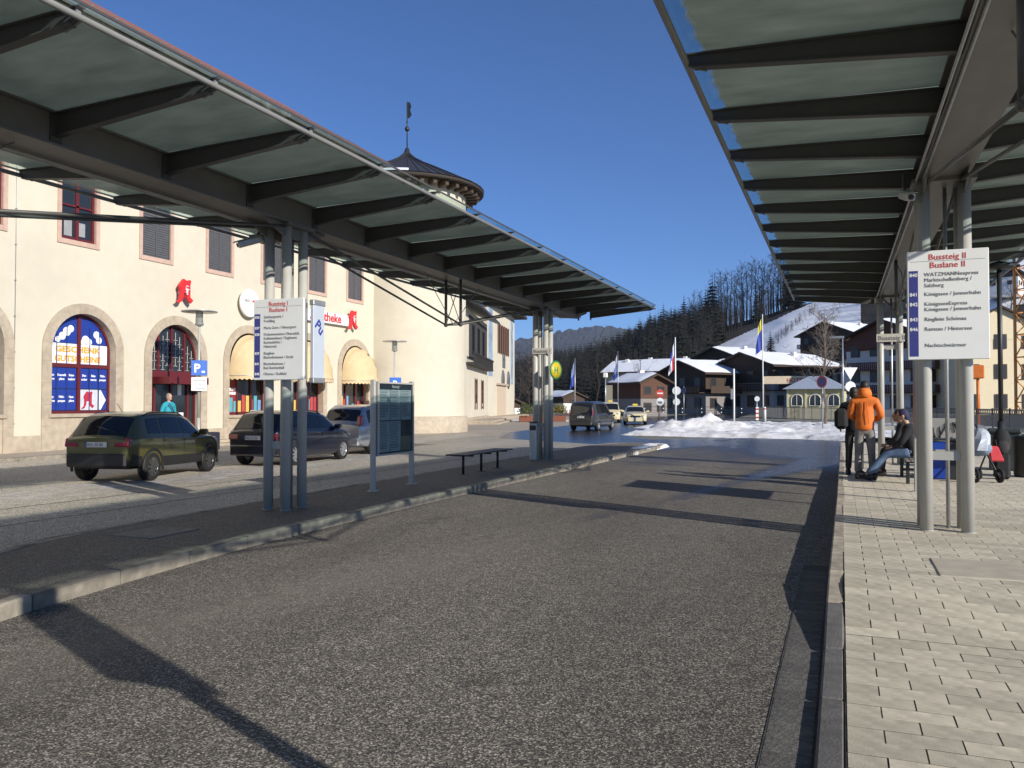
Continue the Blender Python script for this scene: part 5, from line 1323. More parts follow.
bag = tag(MB().bbox(-.13, .13, -.10, .10, -.22, .2, .07).build('shoulder_bag', M_BLKC, None, (.0, 18.05, 1.34)), 'black bag carried on the shoulder of the dark clothed person', 'bag')
MB().tube([(-.02, 0, .2), (.12, .02, .34), (.26, .05, .30)], .018, 8).build('strap', M_BLKC, bag)
sit = dict(pel=(0, 0, .56), neck=(0, .10, 1.06), head=(0, .17, 1.21), hiL=(-.10, .03, .54), hiR=(.10, .03, .54), knL=(-.12, .46, .50), knR=(.10, .44, .54), anL=(-.16, .80, .10), anR=(.04, .72, .10),
           toL=(-.18, .96, .06), toR=(.04, .88, .04), shL=(-.19, .06, .99), shR=(.19, .06, .99), elL=(-.25, .18, .74), elR=(.25, .18, .74), wrL=(-.12, .36, .64), wrR=(.10, .36, .64), look=(0, 1, -.25), foot_tilt=R(18))
person('seated person in black jacket, blue jeans and dark cap on the platform bench', (1.24, 17.10, ZP), R(84), M_BLKC, M_JEANS, M_HAIRD, sit, hat=mat('navy_cap', (.025, .025, .07), .8, 0, .3, 20))
sit2 = dict(sit); sit2.update(knL=(-.1, .42, .52), knR=(.12, .42, .52), anL=(-.1, .46, .10), anR=(.14, .46, .10), toL=(-.1, .62, .04), toR=(.14, .62, .04), head=(0, .15, 1.2), look=(.3, 1, 0), foot_tilt=0)
person('seated person in a grey quilted coat behind the jeans wearer', (1.20, 18.15, ZP), R(88), M_CHARC, M_BLKC, mat('brown_grey_hair', (.05, .035, .025), .6, 0, .3, 30), sit2)
person('person in a turquoise jacket with a shoulder strap at the shop door', (-21.75, 22.45, .12), R(-95), mat('turquoise_jacket', (.02, .30, .38), .7, 0, .1, 7, .3, 14), M_CHARC, mat('grey_hair', (.25, .22, .19), .6, 0, .2, 30), stand(h=1.03))
stp = tag(MB().tube([(.20, -.17, 1.52), (.22, .02, 1.25), (.20, .22, 1.02)], .018, 8).build('shoulder_strap', M_CHARC, None, (-21.75, 22.45, .12)), 'dark shoulder strap across the turquoise jacket', 'strap')

# ------------------------------------------------------------------ things on the platform
M_BENCHW = mat('bench_wood_grey', (.20, .175, .15), .8, 0, .2, 8)
b2 = thing('bench', 'grey slatted bench on cast legs under the right canopy with people seated', 'bench', (1.28, 17.4, ZP))
for i in range(5): MB().bbox(-.22 + i * .09, -.22 + i * .09 + .075, -1.1, 1.1, .415, .445, .006).build('slat', M_BENCHW, b2)
for yy in (-.8, .8):
    lg = MB(); lg.bbox(-.22, .22, yy - .025, yy + .025, .375, .413, .006); lg.bbox(-.2, -.14, yy - .025, yy + .025, 0, .38, .006); lg.bbox(.14, .2, yy - .025, yy + .025, 0, .38, .006); lg.bbox(-.2, .2, yy - .02, yy + .02, .12, .17, .006)
    lg.build('leg', M_BENCH, b2)
st = thing('stroller', 'baby stroller with pale blue rain cover behind the right columns', 'stroller', (2.36, 17.7, ZP), R(20))
M_PRAM = mat('pram_frame', (.03, .03, .032), .4, .4)
for sx in (-.22, .22):
    for yy, r_ in ((-.36, .13), (.36, .10)):
        MB().lathe([(r_ * .6, -.02), (r_, -.02), (r_, .02), (r_ * .6, .02)], 18).xf(Matrix.Translation((sx, yy, r_)) @ Matrix.Rotation(PI / 2, 4, 'Y')).build('wheel', M_TYRE, st)
fr = MB()
for sx in (-.2, .2): fr.tube([(sx, -.36, .13), (sx, .05, .52), (sx, .42, 1.04)], .016, 8); fr.tube([(sx, .36, .10), (sx, .05, .52)], .016, 8)
fr.tube([(-.2, .42, 1.04), (.2, .42, 1.04)], .02, 8); fr.build('frame', M_PRAM, st)
se = MB(); se.ball((0, .0, .62), .22, .36, .16, 14, 8); se.build('seat', mat('pram_blue', (.22, .27, .36), .8, 0, .2, 6), st)
ho = MB(); ho.lathe([(math.cos(a) * .30, math.sin(a) * .36) for a in [PI / 2 * k / 5 for k in range(6)]], 9, smooth=False).xf(Matrix.Translation((0, -.02, .62)) @ Matrix.Scale(.75, 4, (1, 0, 0))); ho.v = [(x + .05 * math.sin(9 * z + 3 * y), y + .06 * math.cos(7 * x + 5 * z), z + .05 * math.sin(11 * x + 4 * y)) for x, y, z in ho.v]; ho.build('rain_cover', mat('pram_cover', (.50, .54, .60), .35, 0, .25, 5), st)
rbag = thing('shopping_bag', 'red shopping bag hanging from the stroller handle', 'bag', (2.72, 17.92, ZP + .36), R(10)); rbag.scale = (.72, .72, .8)
rv_ = MB(); rv_.bbox(-.17, .17, -.07, .07, 0, .36, .03); rv_.v = [(x * (1.0 - .35 * (z / .36)) + z * -.25, y * (1 - .4 * z / .36), z) for x, y, z in rv_.v]; rv_.build('bag_body', mat('bag_red', (.55, .03, .04), .55, 0, .1), rbag)
MB().tube([(-.14, 0, .34), (-.12, 0, .50), (-.02, 0, .5), (-.0, 0, .34)], .010, 6).build('handle', mat('bag_dark', (.05, .02, .02), .6), rbag)
bp_ = thing('backpack', 'black rucksack leaning on the stroller by the dark post', 'bag', (2.86, 18.3, ZP))
MB().ball((0, 0, .72), .16, .13, .26, 16, 10).build('pack', M_BLKC, bp_); MB().ball((0, -.1, .62), .12, .06, .14, 12, 8).build('pocket', M_CHARC, bp_); MB().bbox(-.14, .14, -.1, .1, 0, .5, .05).build('case', M_BLKC, bp_)
bb = thing('litter_bin', 'tall blue and black litter bin seen between the right columns', 'bin', (1.78, 17.9, ZP))
MB().bbox(-.20, .10, -.16, .16, 0, .72, .03).build('bin_body', mat('bin_blue', (.01, .05, .32), .45, 0, .06), bb); MB().bbox(.103, .34, -.16, .16, 0, .74, .03).build('bin_body', M_BLACKMETAL, bb); MB().bbox(-.22, .36, -.18, .18, .742, .78, .01).build('lid', M_BLACKMETAL, bb)
pn = thing('graffiti_panel', 'pale low panel with dark scrawled graffiti beyond the right columns', 'panel', (2.6, 24.7, ZP), R(-12))
MB().bbox(-.42, .42, -.04, .04, .1, 1.05, .01).build('panel', mat('panel_pale', (.42, .41, .38), .8, 0, .1), pn)
gx = MB(); rnd = random.Random(3)
for k in range(5):
    x0, z0 = -.3 + .12 * k, .3 + rnd.random() * .3
    gx.tube([(x0 + rnd.uniform(-.08, .08), -.046, z0 + rnd.uniform(0, .45)) for _ in range(6)], .012, 5)
gx.build('scrawl', M_BLACKMETAL, pn)
for sx in (-.35, .35): MB().box(sx - .03, sx + .03, -.03, .03, 0, .1).build('leg', M_GALV, pn)
wbn = thing('grit_bin', 'dark green grit box at the right edge of the platform', 'bin', (3.32, 20.9, ZP), R(-8))
g_ = MB(); g_.bbox(-.30, .30, -.35, .35, 0, .80, .04); g_.build('box', mat('bin_dark_green', (.035, .045, .042), .6, 0, .15), wbn); MB().bbox(-.33, .33, -.38, .38, .80, .90, .04).build('lid', mat('bin_dark_green', (.035, .045, .042)), wbn); MB().bbox(-.1, .1, -.395, -.37, .62, .70, .01).build('label_plate', M_GALV, wbn)
w2 = thing('round_bin', 'black round refuse bin in front of the grit box at the right edge', 'bin', (3.42, 19.0, ZP))
MB().lathe([(0, 0), (.22, 0), (.25, .05), (.28, .72), (.30, .74), (.28, .80), (0, .84)], 24).build('bin_body', M_BLACKMETAL, w2)
bpst = thing('dark_post', 'slim black lamp post behind the right platform sign', 'post', (2.95, 18.9, ZP))
pt = MB(); pt.tube([(0, 0, 0), (0, 0, 1.1)], .07, 12); pt.tube([(0, 0, 1.1), (0, 0, 4.1)], .045, 12); pt.build('post', M_BLACKMETAL, bpst); MB().lathe([(0, 0), (.25, .04), (.28, .10), (0, .2)], 18, (0, 0, 4.1)).build('lamp_head', M_BLACKMETAL, bpst)

# ------------------------------------------------------------------ street lamps with parking signs
def lamp(label, x, y, hgt, plab):
    t = thing('street_lamp', label, 'lamp', (x, y, .12))
    p = MB(); p.tube([(0, 0, 0), (0, 0, 1.0)], .06, 12); p.tube([(0, 0, 1.0), (0, 0, hgt - .55)], .042, 12); p.build('post', M_POLE, t)
    MB().lathe([(0, hgt), (.12, hgt - .02), (.62, hgt - .06), (.62, hgt - .09), (.1, hgt - .08)], 28).build('disc_shade', M_GALV, t)
    MB().lathe([(.12, hgt - .09), (.13, hgt - .45), (.06, hgt - .5)], 16).build('glass_cylinder', glass_mat('lamp_glass', (.35, .36, .36), .1, .5), t)
    r = MB()
    for k in range(4): w_ = PI / 2 * k; r.tube([(.14 * math.cos(w_), .14 * math.sin(w_), hgt - .09), (.14 * math.cos(w_), .14 * math.sin(w_), hgt - .5)], .010, 5)
    r.lathe([(.15, hgt - .48), (.15, hgt - .55), (.04, hgt - .62)], 16); r.build('cage', M_GALV, t)
lamp('street lamp with flat disc shade beside the shop door', -21.2, 23.3, 4.85, '')
lamp('street lamp with flat disc shade in front of the round tower', -21.2, 37.2, 4.75, '')
ps = thing('parking_sign', 'blue parking sign with white plate below on the lamp post by the door', 'sign', (-21.12, 23.22, 2.0))
fc = R(-38); ps.rotation_euler = (0, 0, R(50))
MB().bbox(-.27, .27, -.03, -.005, .62, 1.16, .01).build('sign_plate', mat('parking_blue', (.01, .11, .48), .4), ps)
text('P', .42, M_WHITETXT, ps, (-.18, -.033, .74), FACE_Y, bold=.012)
MB().bbox(.08, .19, -.034, -.031, .72, .79, .001).build('car_pictogram', M_WHITETXT, ps)
MB().bbox(-.26, .26, -.03, -.005, .08, .56, .008).build('sub_plate', M_WHITE, ps)
for i, s in enumerate(('werktags', '9-18 h', '1 Stunde')): text(s, .11, M_GREYTXT, ps, (0, -.033, .42 - .14 * i), FACE_Y, align='CENTER', bold=.001)
ps2 = thing('parking_sign', 'small blue parking sign on the lamp post near the round tower', 'sign', (-21.1, 37.1, 2.35)); ps2.rotation_euler = (0, 0, R(40))
MB().bbox(-.30, .30, -.03, -.005, 0, .60, .01).build('sign_plate', mat('parking_blue', (.01, .11, .48)), ps2); text('P', .44, M_WHITETXT, ps2, (-.14, -.033, .13), FACE_Y, bold=.01)
pl_ = thing('planter', 'dark square planter beside the lamp post at the shop door', 'planter', (-20.75, 23.35, .0))
MB().bbox(-.26, .26, -.26, .26, 0, .62, .03).build('pot', mat('planter_navy', (.02, .022, .04), .6), pl_); MB().box(-.22, .22, -.22, .22, .60, .625).build('soil', M_JOINT, pl_)
tb_ = thing('sales_stand', 'low sales stand with white and red printed bags in front of the first awning', 'stand', (-22.3, 28.4, .0))
for k in range(2): MB().bbox(-.25, .25, -.7 + k * .72, -.02 + k * .72, .5, 1.35, .03).build('printed_bag', M_WHITE, tb_)
for k in range(2): pharmacy_a(tb_, (.252, -.52 + k * .72, .62), .34, M_PHRED, chal=False, th=.01)
MB().bbox(-.3, .3, -.8, .8, .42, .5, .01).build('shelf', M_WOOD, tb_)
for sx in (-.25, .25):
    for sy in (-.7, .7): MB().box(sx - .02, sx + .02, sy - .02, sy + .02, 0, .42).build('leg', M_WOOD, tb_)
# ------------------------------------------------------------------ houses across the river
M_BROWNB = mat('balcony_red_brown', (.13, .045, .025), .7, 0, .2, 6)
M_SHUT = mat('shutter_brown', (.08, .045, .03), .7)
def chalet(label, base, rz, W, L, H, rise, ov=1.1, low=M_PLASTER, upper=None, snow=True, name='chalet', floors=2, balc=(), ncol=4, side=True, cat='house', rows_front=None, wood_from=None, chim=((.3, .6),)):
    """gable front faces local -y, ridge runs along +y; origin at the middle of the gable front on the ground"""
    t = thing(name, label, cat, base, rz); h = W / 2
    wf = H * .62 if wood_from is None else wood_from
    MB().box(-h, h, 0, L, -2.5, wf).build('wall', low, t)
    g = MB(); g.box(-h - .04, h + .04, -.04, L + .04, wf, H)
    for y in (-.04, L + .04): pass
    g.add([(-h - .04, -.04, H), (h + .04, -.04, H), (0, -.04, H + rise * h / (h + ov)), (-h - .04, L + .04, H), (h + .04, L + .04, H), (0, L + .04, H + rise * h / (h + ov))], [(0, 1, 2), (5, 4, 3), (0, 2, 5, 3), (2, 1, 4, 5)])
    g.build('gable_wall', upper or M_WOOD, t)
    k = rise / (h + ov) * 1.0; ze = H - k * ov
    top = H + rise * h / (h + ov)
    rf = MB(); sn = MB()
    for sd in (-1, 1):
        a = (sd * (h + ov), -ov, ze); b = (sd * (h + ov), L + ov, ze); c = (0, L + ov, top); d = (0, -ov, top)
        rf.add([a, b, c, d] + [(p[0], p[1], p[2] + .22) for p in (a, b, c, d)], [(0, 1, 2, 3), (7, 6, 5, 4), (0, 4, 5, 1), (1, 5, 6, 2), (3, 7, 4, 0)] if sd < 0 else [(3, 2, 1, 0), (4, 5, 6, 7), (1, 5, 4, 0), (2, 6, 5, 1), (0, 4, 7, 3)])
        if snow:
            q = .25; a2 = (sd * (h + ov - q), -ov + q); n1, n2 = 5, 8; vs = []
            for i in range(n1 + 1):
                for j in range(n2 + 1):
                    x = sd * (h + ov - q) * (1 - i / n1); y = -ov + q + (L + 2 * ov - 2 * q) * j / n2
                    z = ze + (top - ze) * (1 - abs(x) / (h + ov)) + .22 + (.20 if 0 < j < n2 and i > 0 else .04) + .1 * (vnoise(x * .8, y * .8, 2) - .5)
                    vs.append((x, y, z))
            sn.add(vs, [(i * (n2 + 1) + j, i * (n2 + 1) + j + 1, (i + 1) * (n2 + 1) + j + 1, (i + 1) * (n2 + 1) + j) for i in range(n1) for j in range(n2)], True)
    ro = rf.build('roof', M_WOOD, t)
    if snow: sn.build('roof_snow', M_SNOW, ro)
    for (fx, fy) in chim:
        zz = top - abs(fx) * rise; x = fx * h; y = fy * L
        c = MB().box(x - .35, x + .35, y - .35, y + .35, zz - .6, zz + 1.1).build('chimney', M_PLASTER, ro)
    fh = H / floors
    def win(x, y, z, w, hh, axis):
        if axis == 'f': f = MB().box(x - w / 2 - .12, x + w / 2 + .12, -.12, -.05, z - .12, z + hh + .12); p = MB().box(x - w / 2, x + w / 2, -.15, -.121, z, z + hh)
        else: f = MB().box(h + .05, h + .12, y - w / 2 - .12, y + w / 2 + .12, z - .12, z + hh + .12); p = MB().box(h + .121, h + .15, y - w / 2, y + w / 2, z, z + hh)
        fo = f.build('window', M_SHUT if axis == 'f' else M_SHUT, t); p.build('pane', glass_mat('far_glass', (.02, .022, .025), .35), fo)
    for fl in range(floors):
        z = fl * fh + fh * .32
        for c in range(ncol): win(-h + W * (c + .5) / ncol, 0, z, min(1.1, W / ncol * .45), fh * .42, 'f')
        if side:
            nc = max(2, int(L / 3))
            for c in range(nc): win(0, L * (c + .5) / nc, z, 1.1, fh * .42, 's')
    for (z, wid, mm) in balc:
        bo = MB(); bo.box(-h * wid, h * wid, -1.3, -.05, z - .12, z); bo.build('balcony', mm, t)
        pr = MB(); pr.box(-h * wid, h * wid, -1.34, -1.28, z + .85, z + .97)
        n = int(W * wid / .28)
        for i in range(n): x = -h * wid + W * wid * i / n; pr.box(x, x + .2, -1.33, -1.29, z + .0, z + .85)
        pr.build('balustrade', mm, t)
        if side:
            bo = MB(); bo.box(h, h + 1.1, 0, L, z - .12, z); bo.box(h + 1.04, h + 1.1, 0, L, z, z + .95); bo.build('balcony', mm, t)
    return t
ROT = R(-37)
chalet('dark wooden chalet with snowy roof and white lower floor left of the kiosk', far(744, 124, 0), ROT, 11.0, 15, 7.2, 2.2, balc=((3.5, 1.0, M_WOOD),), wood_from=4.6, ncol=4, low=mat('shaded_white_render', (.42, .40, .38), .85))  # white lower wall greyed: shade on the front is in its colour
chalet('dark chalet with snowy roof behind the red and blue flag', far(683, 126, 0), ROT, 9.6, 12, 6.2, 2.1, balc=((3.2, 1.0, M_WOOD),), wood_from=3.0, ncol=3, low=mat('shaded_render', (.22, .2, .19)))  # lower wall colour darkened to hold the shade of the front
chalet('long cream house with wide snow roof at the foot of the forest', far(760, 172, 0), R(90 - 4 - 8), 11, 33, 8.6, 2.9, low=mat('cream_house', (.62, .52, .34), .85, 0, .05, 2), upper=mat('cream_house', (.62, .52, .34)), wood_from=6.0, ncol=3, floors=3, chim=((.1, .2), (.1, .5), (.1, .75), (-.2, .9)), name='house')
chalet('small dark house with white roof and orange lit gable behind the taxi', far(654, 106, 0), R(53), 4.4, 5.6, 4.3, 1.2, ov=.8, low=mat('shaded_render', (.22, .2, .19), .85), upper=mat('orange_boards', (.10, .045, .025), .8, 0, .25, 6), wood_from=2.2, ncol=2, balc=())  # same darkened render, shade included in the colour
chalet('big wooden chalet with snowy roof up the slope above the kiosk', far(826, 190, 8), ROT, 14, 16, 9.5, 3.0, balc=((3.2, 1, M_WOOD), (6.4, 1, M_WOOD)), wood_from=3.2, floors=3, ncol=4)
chalet('white apartment house with red brown balconies behind the orange jacket', far(885, 108, 0), ROT, 11.5, 16, 10.2, 2.6, balc=((3.0, 1.02, M_BROWNB), (6.0, 1.02, M_BROWNB), (8.9, .6, M_BROWNB)), wood_from=8.6, upper=M_BROWNB, floors=3, ncol=4)
chalet('white house with red brown gable above the apartment house', far(935, 150, 6), ROT, 12, 14, 9.5, 3.0, wood_from=6.4, upper=M_BROWNB, floors=3, balc=((3.2, 1, M_BROWNB),), ncol=4)
chalet('sunlit cream house with snowy roof beside the orange crane', far(1001, 96, 0), R(14), 9.0, 12, 10.4, 2.6, low=mat('cream_house2', (.74, .63, .42), .85, 0, .04, 2), upper=mat('cream_house2', (.74, .63, .42)), wood_from=9, ov=.6, floors=3, ncol=3, side=False)
chalet('wooden chalet with red tiled roof patch left of the yellow shop sign', far(722, 140, 0), ROT, 7.5, 8, 7.4, 1.6, ov=.9, snow=True, wood_from=3.0, ncol=2)
chalet('brown hut with snowy roof high on the slope behind the chalets', far(716, 152, 5), ROT, 9, 10, 5.2, 1.8, wood_from=1.5, ncol=2)
chalet('snow roofed shed at the forest edge left of the first flag', far(574, 140, 0), R(50), 4.2, 7, 2.6, 1.0, ov=.5, ncol=1, name='shed', chim=())
chalet('snow roofed shed in front of the bare wood beside the painted building', far(497, 125, 0), R(60), 5, 9, 3.0, 1.1, ov=.6, ncol=1, name='shed', chim=())
chalet('lower snow roofed shed left of the planters', far(508, 112, 0), R(65), 4.5, 9, 1.6, .9, ov=.6, ncol=1, name='shed', chim=())
chalet('tiny white house among snow on the far right slope', far(1003, 260, 38), R(-20), 9, 10, 5, 2.4, ncol=2, name='house')
# lit shop front strip with sign on the right flank of the wooden chalet
ss = thing('hotel_board', 'sunlit cream board with red lettering below the wooden chalet roof', 'sign', far(787, 116, 4.3), R(3))
MB().bbox(-3.2, 3.2, -.1, .1, 0, 1.1, .03).build('panel', mat('shop_cream', (.75, .60, .42), .7), ss); [MB().box(sx - .08, sx + .08, -.05, .1, -4.3, 0).build('post', M_WOOD, ss) for sx in (-3, 3)]
text('HOTEL', .8, mat('shop_red', (.45, .05, .03), .6), ss, (1.2, -.105, .25), FACE_Y, align='CENTER', bold=.02)
# kiosk with hipped roof
kk = thing('kiosk', 'pale yellow kiosk with arched windows and blue snowy hipped roof', 'kiosk', far(815, 86, 0), R(-4))
M_KIO = mat('kiosk_yellow', (.52, .47, .25), .8, 0, .05)
MB().box(-2.7, 2.7, 0, 4.5, 0, 3.1).build('wall', M_KIO, kk)
MB().add([(-3.2, -.5, 3.1), (3.2, -.5, 3.1), (3.2, 5, 3.1), (-3.2, 5, 3.1), (-.8, 2.2, 4.5), (.8, 2.2, 4.5)], [(3, 2, 1, 0), (0, 1, 5, 4), (1, 2, 5), (2, 3, 4, 5), (3, 0, 4)]).build('roof', mat('kiosk_roof', (.32, .36, .44), .6, 0, .1), kk)
for k in range(3):
    x = -1.8 + 1.8 * k; wv = [(x + .55 * math.cos(a), 2.0 + .55 * math.sin(a)) for a in [PI * i / 10 for i in range(11)]] + [(x - .55, 1.35), (x + .55, 1.35)]
    w_ = MB().add([(a, -.06, b) for a, b in wv], [tuple(range(len(wv)))]).build('window', M_GLASS, kk)
    f = MB(); f.tube([(a, -.07, b) for a, b in wv + wv[:1]], .05, 5); f.box(x - .03, x + .03, -.09, -.05, 1.35, 2.5); f.build('frame', M_PLASTER, w_)
for x in (-2.7, -.9, .9, 2.7): MB().box(x - .1, x + .1, -.09, .02, 0, 3.1).build('pilaster', mat('kiosk_trim', (.60, .56, .38), .8), kk)

# ------------------------------------------------------------------ crane and site post on the right
M_CRANE = mat('crane_orange', (.50, .20, .03), .5, .1, .15)
cr_ = thing('tower_crane', 'orange lattice mast of a construction crane at the right picture edge', 'crane', far(1034, 62, 0), R(20))
mz = MB(); c = .85
for sx in (-c, c):
    for sy in (-c, c): mz.bar((sx, sy, 0), (sx, sy, 34), .16, .16)
mz.build('mast_legs', M_CRANE, cr_)
for k in range(20):
    z = k * 1.7; lt = MB()
    for (a, b) in (((-c, -c), (c, -c)), ((c, -c), (c, c)), ((c, c), (-c, c)), ((-c, c), (-c, -c))):
        lt.bar((*a, z), (*b, z), .08, .08); lt.bar((*(a if k % 2 else b), z), (*(b if k % 2 else a), z + 1.7), .07, .07)
    lt.build('lattice_brace', M_CRANE, cr_)
MB().bbox(-2.2, 2.2, -2.2, 2.2, 0, .8, .05).build('ballast', M_STONE, cr_)
op = thing('site_lamp_post', 'orange post with box head behind the right columns', 'post', far(978, 56, 0))
MB().tube([(0, 0, 0), (0, 0, 3.6)], .10, 10).build('post', mat('site_orange', (.62, .16, .02), .5), op); MB().bbox(-.36, .36, -.3, .3, 3.3, 4.2, .06).build('head', mat('site_orange', (.62, .16, .02)), op)

# ------------------------------------------------------------------ railings
M_RAIL = mat('rail_grey', (.12, .12, .125), .5, .4, .15)
def fence(label, p, q, H, style, m, z0=.1):
    ang = math.atan2(q.y - p.y, q.x - p.x); L = (q - p).length
    t = thing('railing', label, 'fence', (p.x, p.y, z0), ang)
    n = round(L / 2.0); s = L / n
    for k in range(n + 1): MB().bbox(k * s - .035, k * s + .035, -.035, .035, 0, H + .05, .01).build('post', m, t)
    bm_ = MB()
    if style == 'h':
        for z in (.25, .5, .75): bm_.bar((0, 0, z), (s, 0, z), .03, .03)
        bm_.bar((0, 0, H - .02), (s, 0, H - .02), .06, .05)
    else:
        bm_.bar((0, 0, H - .02), (s, 0, H - .02), .05, .045); bm_.bar((0, 0, .12), (s, 0, .12), .04, .04)
        for i in range(1, int(s / .125)): x = i * .125; bm_.bar((x, 0, .12), (x, 0, H - (.25 if style == 'o' else .03)), .022, .022)
        if style == 'o':
            bm_.bar((0, 0, H - .25), (s, 0, H - .25), .04, .035)
            for i in range(int(s / .25)):
                x = .125 + i * .25; bm_.tube([(x + .09 * math.cos(a), 0, H - .135 + .09 * math.sin(a)) for a in [2 * PI * j / 10 for j in range(11)]], .014, 5)
                bm_.bar((x + .125, 0, H - .25), (x + .125, 0, H), .02, .02)
    me = bm_.mesh('rail_panel', m)
    for k in range(n): link('rail_panel', me, t, (k * s, 0, 0))
    if style == 'h':
        wk = MB().ball((0, 0, 0), .07, .07, .07, 8, 6).mesh('reflector', M_WHITE)
        for k in range(n):
            for z in (.55, .95): link('reflector', wk, t, (k * s + .5, -.06, z))
    return t
fence('dark horizontal bar railing with white knobs behind the snow heap', far(622, 92), far(757, 86), 1.15, 'h', M_BLACKMETAL)
fence('grey railing of upright bars in front of the kiosk', far(758, 85), far(905, 56), 1.15, 'v', M_RAIL)
fence('railing with ornamental ring band at the right end of the platform', far(906, 55.5), far(1075, 33), 1.25, 'o', M_BLACKMETAL)
pw = thing('plank_wall', 'sunlit grey plank wall by the river below the kiosk', 'wall', far(757, 92, 0), math.atan2(-.25, 1))
for k in range(30): MB().box(k * .36, k * .36 + .32, 0, .05, .1, 1.3 + .04 * hash2(k, 1)).build('plank', mat('plank_grey', (.30, .26, .21), .85, 0, .2, 4), pw)
rw2 = thing('parapet_wall', 'grey river parapet wall behind the ornamental railing', 'wall', far(925, 60, 0), math.atan2(-.62, 1) + .1)
MB().bbox(0, 24, 0, .4, 0, .75, .03).build('wall', mat('parapet_grey', (.28, .27, .25), .85, 0, .15, 3), rw2); MB().bbox(-.05, 24.05, -.06, .46, .75, .85, .02).build('coping', M_STONE, rw2)

# ------------------------------------------------------------------ flags, traffic signs, posts
def flag(label, px, d, top, cols, fw=.5, fh=2.6, lean=-1):
    b = far(px, d, 0); t = thing('flag_pole', label, 'flag', (b.x, b.y, 0), YAW)
    MB().tube([(0, 0, 0), (0, 0, top * .5), (0, 0, top)], [.07, .055, .035], 10).build('pole', M_WHITE if d < 80 else M_GALV, t)
    n, m = 6, 14; vs = []
    for j in range(m + 1):
        for i in range(n + 1):
            f = i / n; z = top - .25 - fh * j / m - f * .9 * (1 - .4 * j / m); x = lean * (.05 + f * fw * (.55 + .45 * j / m)); vs.append((x, .10 * math.sin(f * 9 + j * .5) * f + .05, z))
    cl_ = MB().add(vs, [(j * (n + 1) + i, j * (n + 1) + i + 1, (j + 1) * (n + 1) + i + 1, (j + 1) * (n + 1) + i) for j in range(m) for i in range(n)], True).build('cloth', cols[0], t)
    for k, c_ in enumerate(cols[1:]):
        cl_.data.materials.append(c_)
    for j in range(m):
        for i in range(n):
            cl_.data.polygons[j * n + i].material_index = min(len(cols) - 1, int(j / m * len(cols))) if len(cols) != 4 else ((j * 2 // m) + 2 * (i * 2 // n)) % 4
    return t
F_B = mat('flag_blue', (.03, .06, .36), .7); F_W = mat('flag_white', (.65, .67, .72), .7); F_R = mat('flag_red', (.50, .04, .05), .7); F_Y = mat('flag_yellow', (.60, .52, .05), .7); F_LB = mat('flag_light_blue', (.18, .26, .48), .7)
flag('flag pole with blue and pale flag behind the dark van', 575, 90, 6.5, [F_LB, F_B])
flag('flag pole with pale blue flag behind the taxis', 618, 92, 7.4, [F_W, F_LB, F_B])
flag('flag pole with white red and blue flag beside the snow heap', 675.5, 60, 6.4, [F_W, F_R, F_B, F_W], .45, 2.0)
flag('tall flag pole with blue and yellow flag right of the snow heap', 763, 76, 9.8, [F_Y, F_B, F_B], .6, 3.0)
lp = thing('white_post', 'plain white mast with a small box right of the snow heap', 'post', far(734, 57, 0)); MB().tube([(0, 0, 0), (0, 0, 4.0)], .06, 10).build('mast', M_WHITE, lp); MB().bbox(-.22, -.02, -.05, .05, 1.9, 2.6, .02).build('sign_edge', M_GALV, lp)
def disc(r, y0, y1, z): return MB().lathe([(0, 0), (r, 0), (r, y1 - y0), (0, y1 - y0)], 28, smooth=False).xf(Matrix.Translation((0, y1, z)) @ Matrix.Rotation(PI / 2, 4, 'X'))
def signpost(label, px, d, parts, top, rz=None):
    b = far(px, d, 0); t = thing('traffic_sign', label, 'sign', (b.x, b.y, 0), YAW if rz is None else rz)
    MB().tube([(0, .04, 0), (0, .04, top)], .032, 10).build('post', M_GALV, t)
    for (kind, z, s, m, m2) in parts:
        if kind == 'disc': disc(s, -.02, 0, z).build('sign_plate', m, t)
        if kind == 'disc' and m2: disc(s * .8, -.026, -.021, z).build('sign_field', m2, t)
        if kind == 'tri': MB().add([(-s, y, z + s * .6) for y in (-.02, 0)] + [(s, y, z + s * .6) for y in (-.02, 0)] + [(0, y, z - s * 1.1) for y in (-.02, 0)], [(0, 4, 2), (1, 3, 5), (0, 2, 3, 1), (2, 4, 5, 3), (4, 0, 1, 5)]).build('sign_plate', m, t)
        if kind == 'bar': MB().box(-s, s, -.032, -.027, z - s * .22, z + s * .22).build('sign_bar', m, t)
    return t
M_SRED = mat('sign_red', (.48, .05, .03), .45); M_SBLUE = mat('sign_traffic_blue', (.02, .09, .34), .45); M_SBACK = mat('sign_back', (.55, .56, .55), .5, .2)
so1 = signpost('red no entry disc above a white truck ban disc beside the taxi', 660, 66, [('disc', 2.42, .31, M_SRED, None), ('bar', 2.42, .22, M_WHITE, None), ('disc', 1.74, .31, M_WHITE, None)], 2.8)
MB().bbox(-.16, .16, -.03, -.025, 1.60, 1.78, .002).build('truck_pictogram', M_GREYTXT, so1)
signpost('blue round arrow sign seen obliquely beside the white and red flag', 683.5, 72, [('disc', 2.72, .26, M_SBLUE, None)], 3.1, ROT)
signpost('grey back of a round sign left of the blue arrow sign', 676.5, 71, [('disc', 2.7, .36, M_SBACK, None), ('disc', 1.75, .30, M_SBACK, None)], 3.0)
signpost('round no stopping sign on a thin post in the snow by the bare tree', 822, 45, [('disc', 2.80, .33, M_SRED, mat('shaded_sign_blue', (.05, .05, .16), .45))], 3.1, ROT)  # blue field darkened to paint in the shade on its face
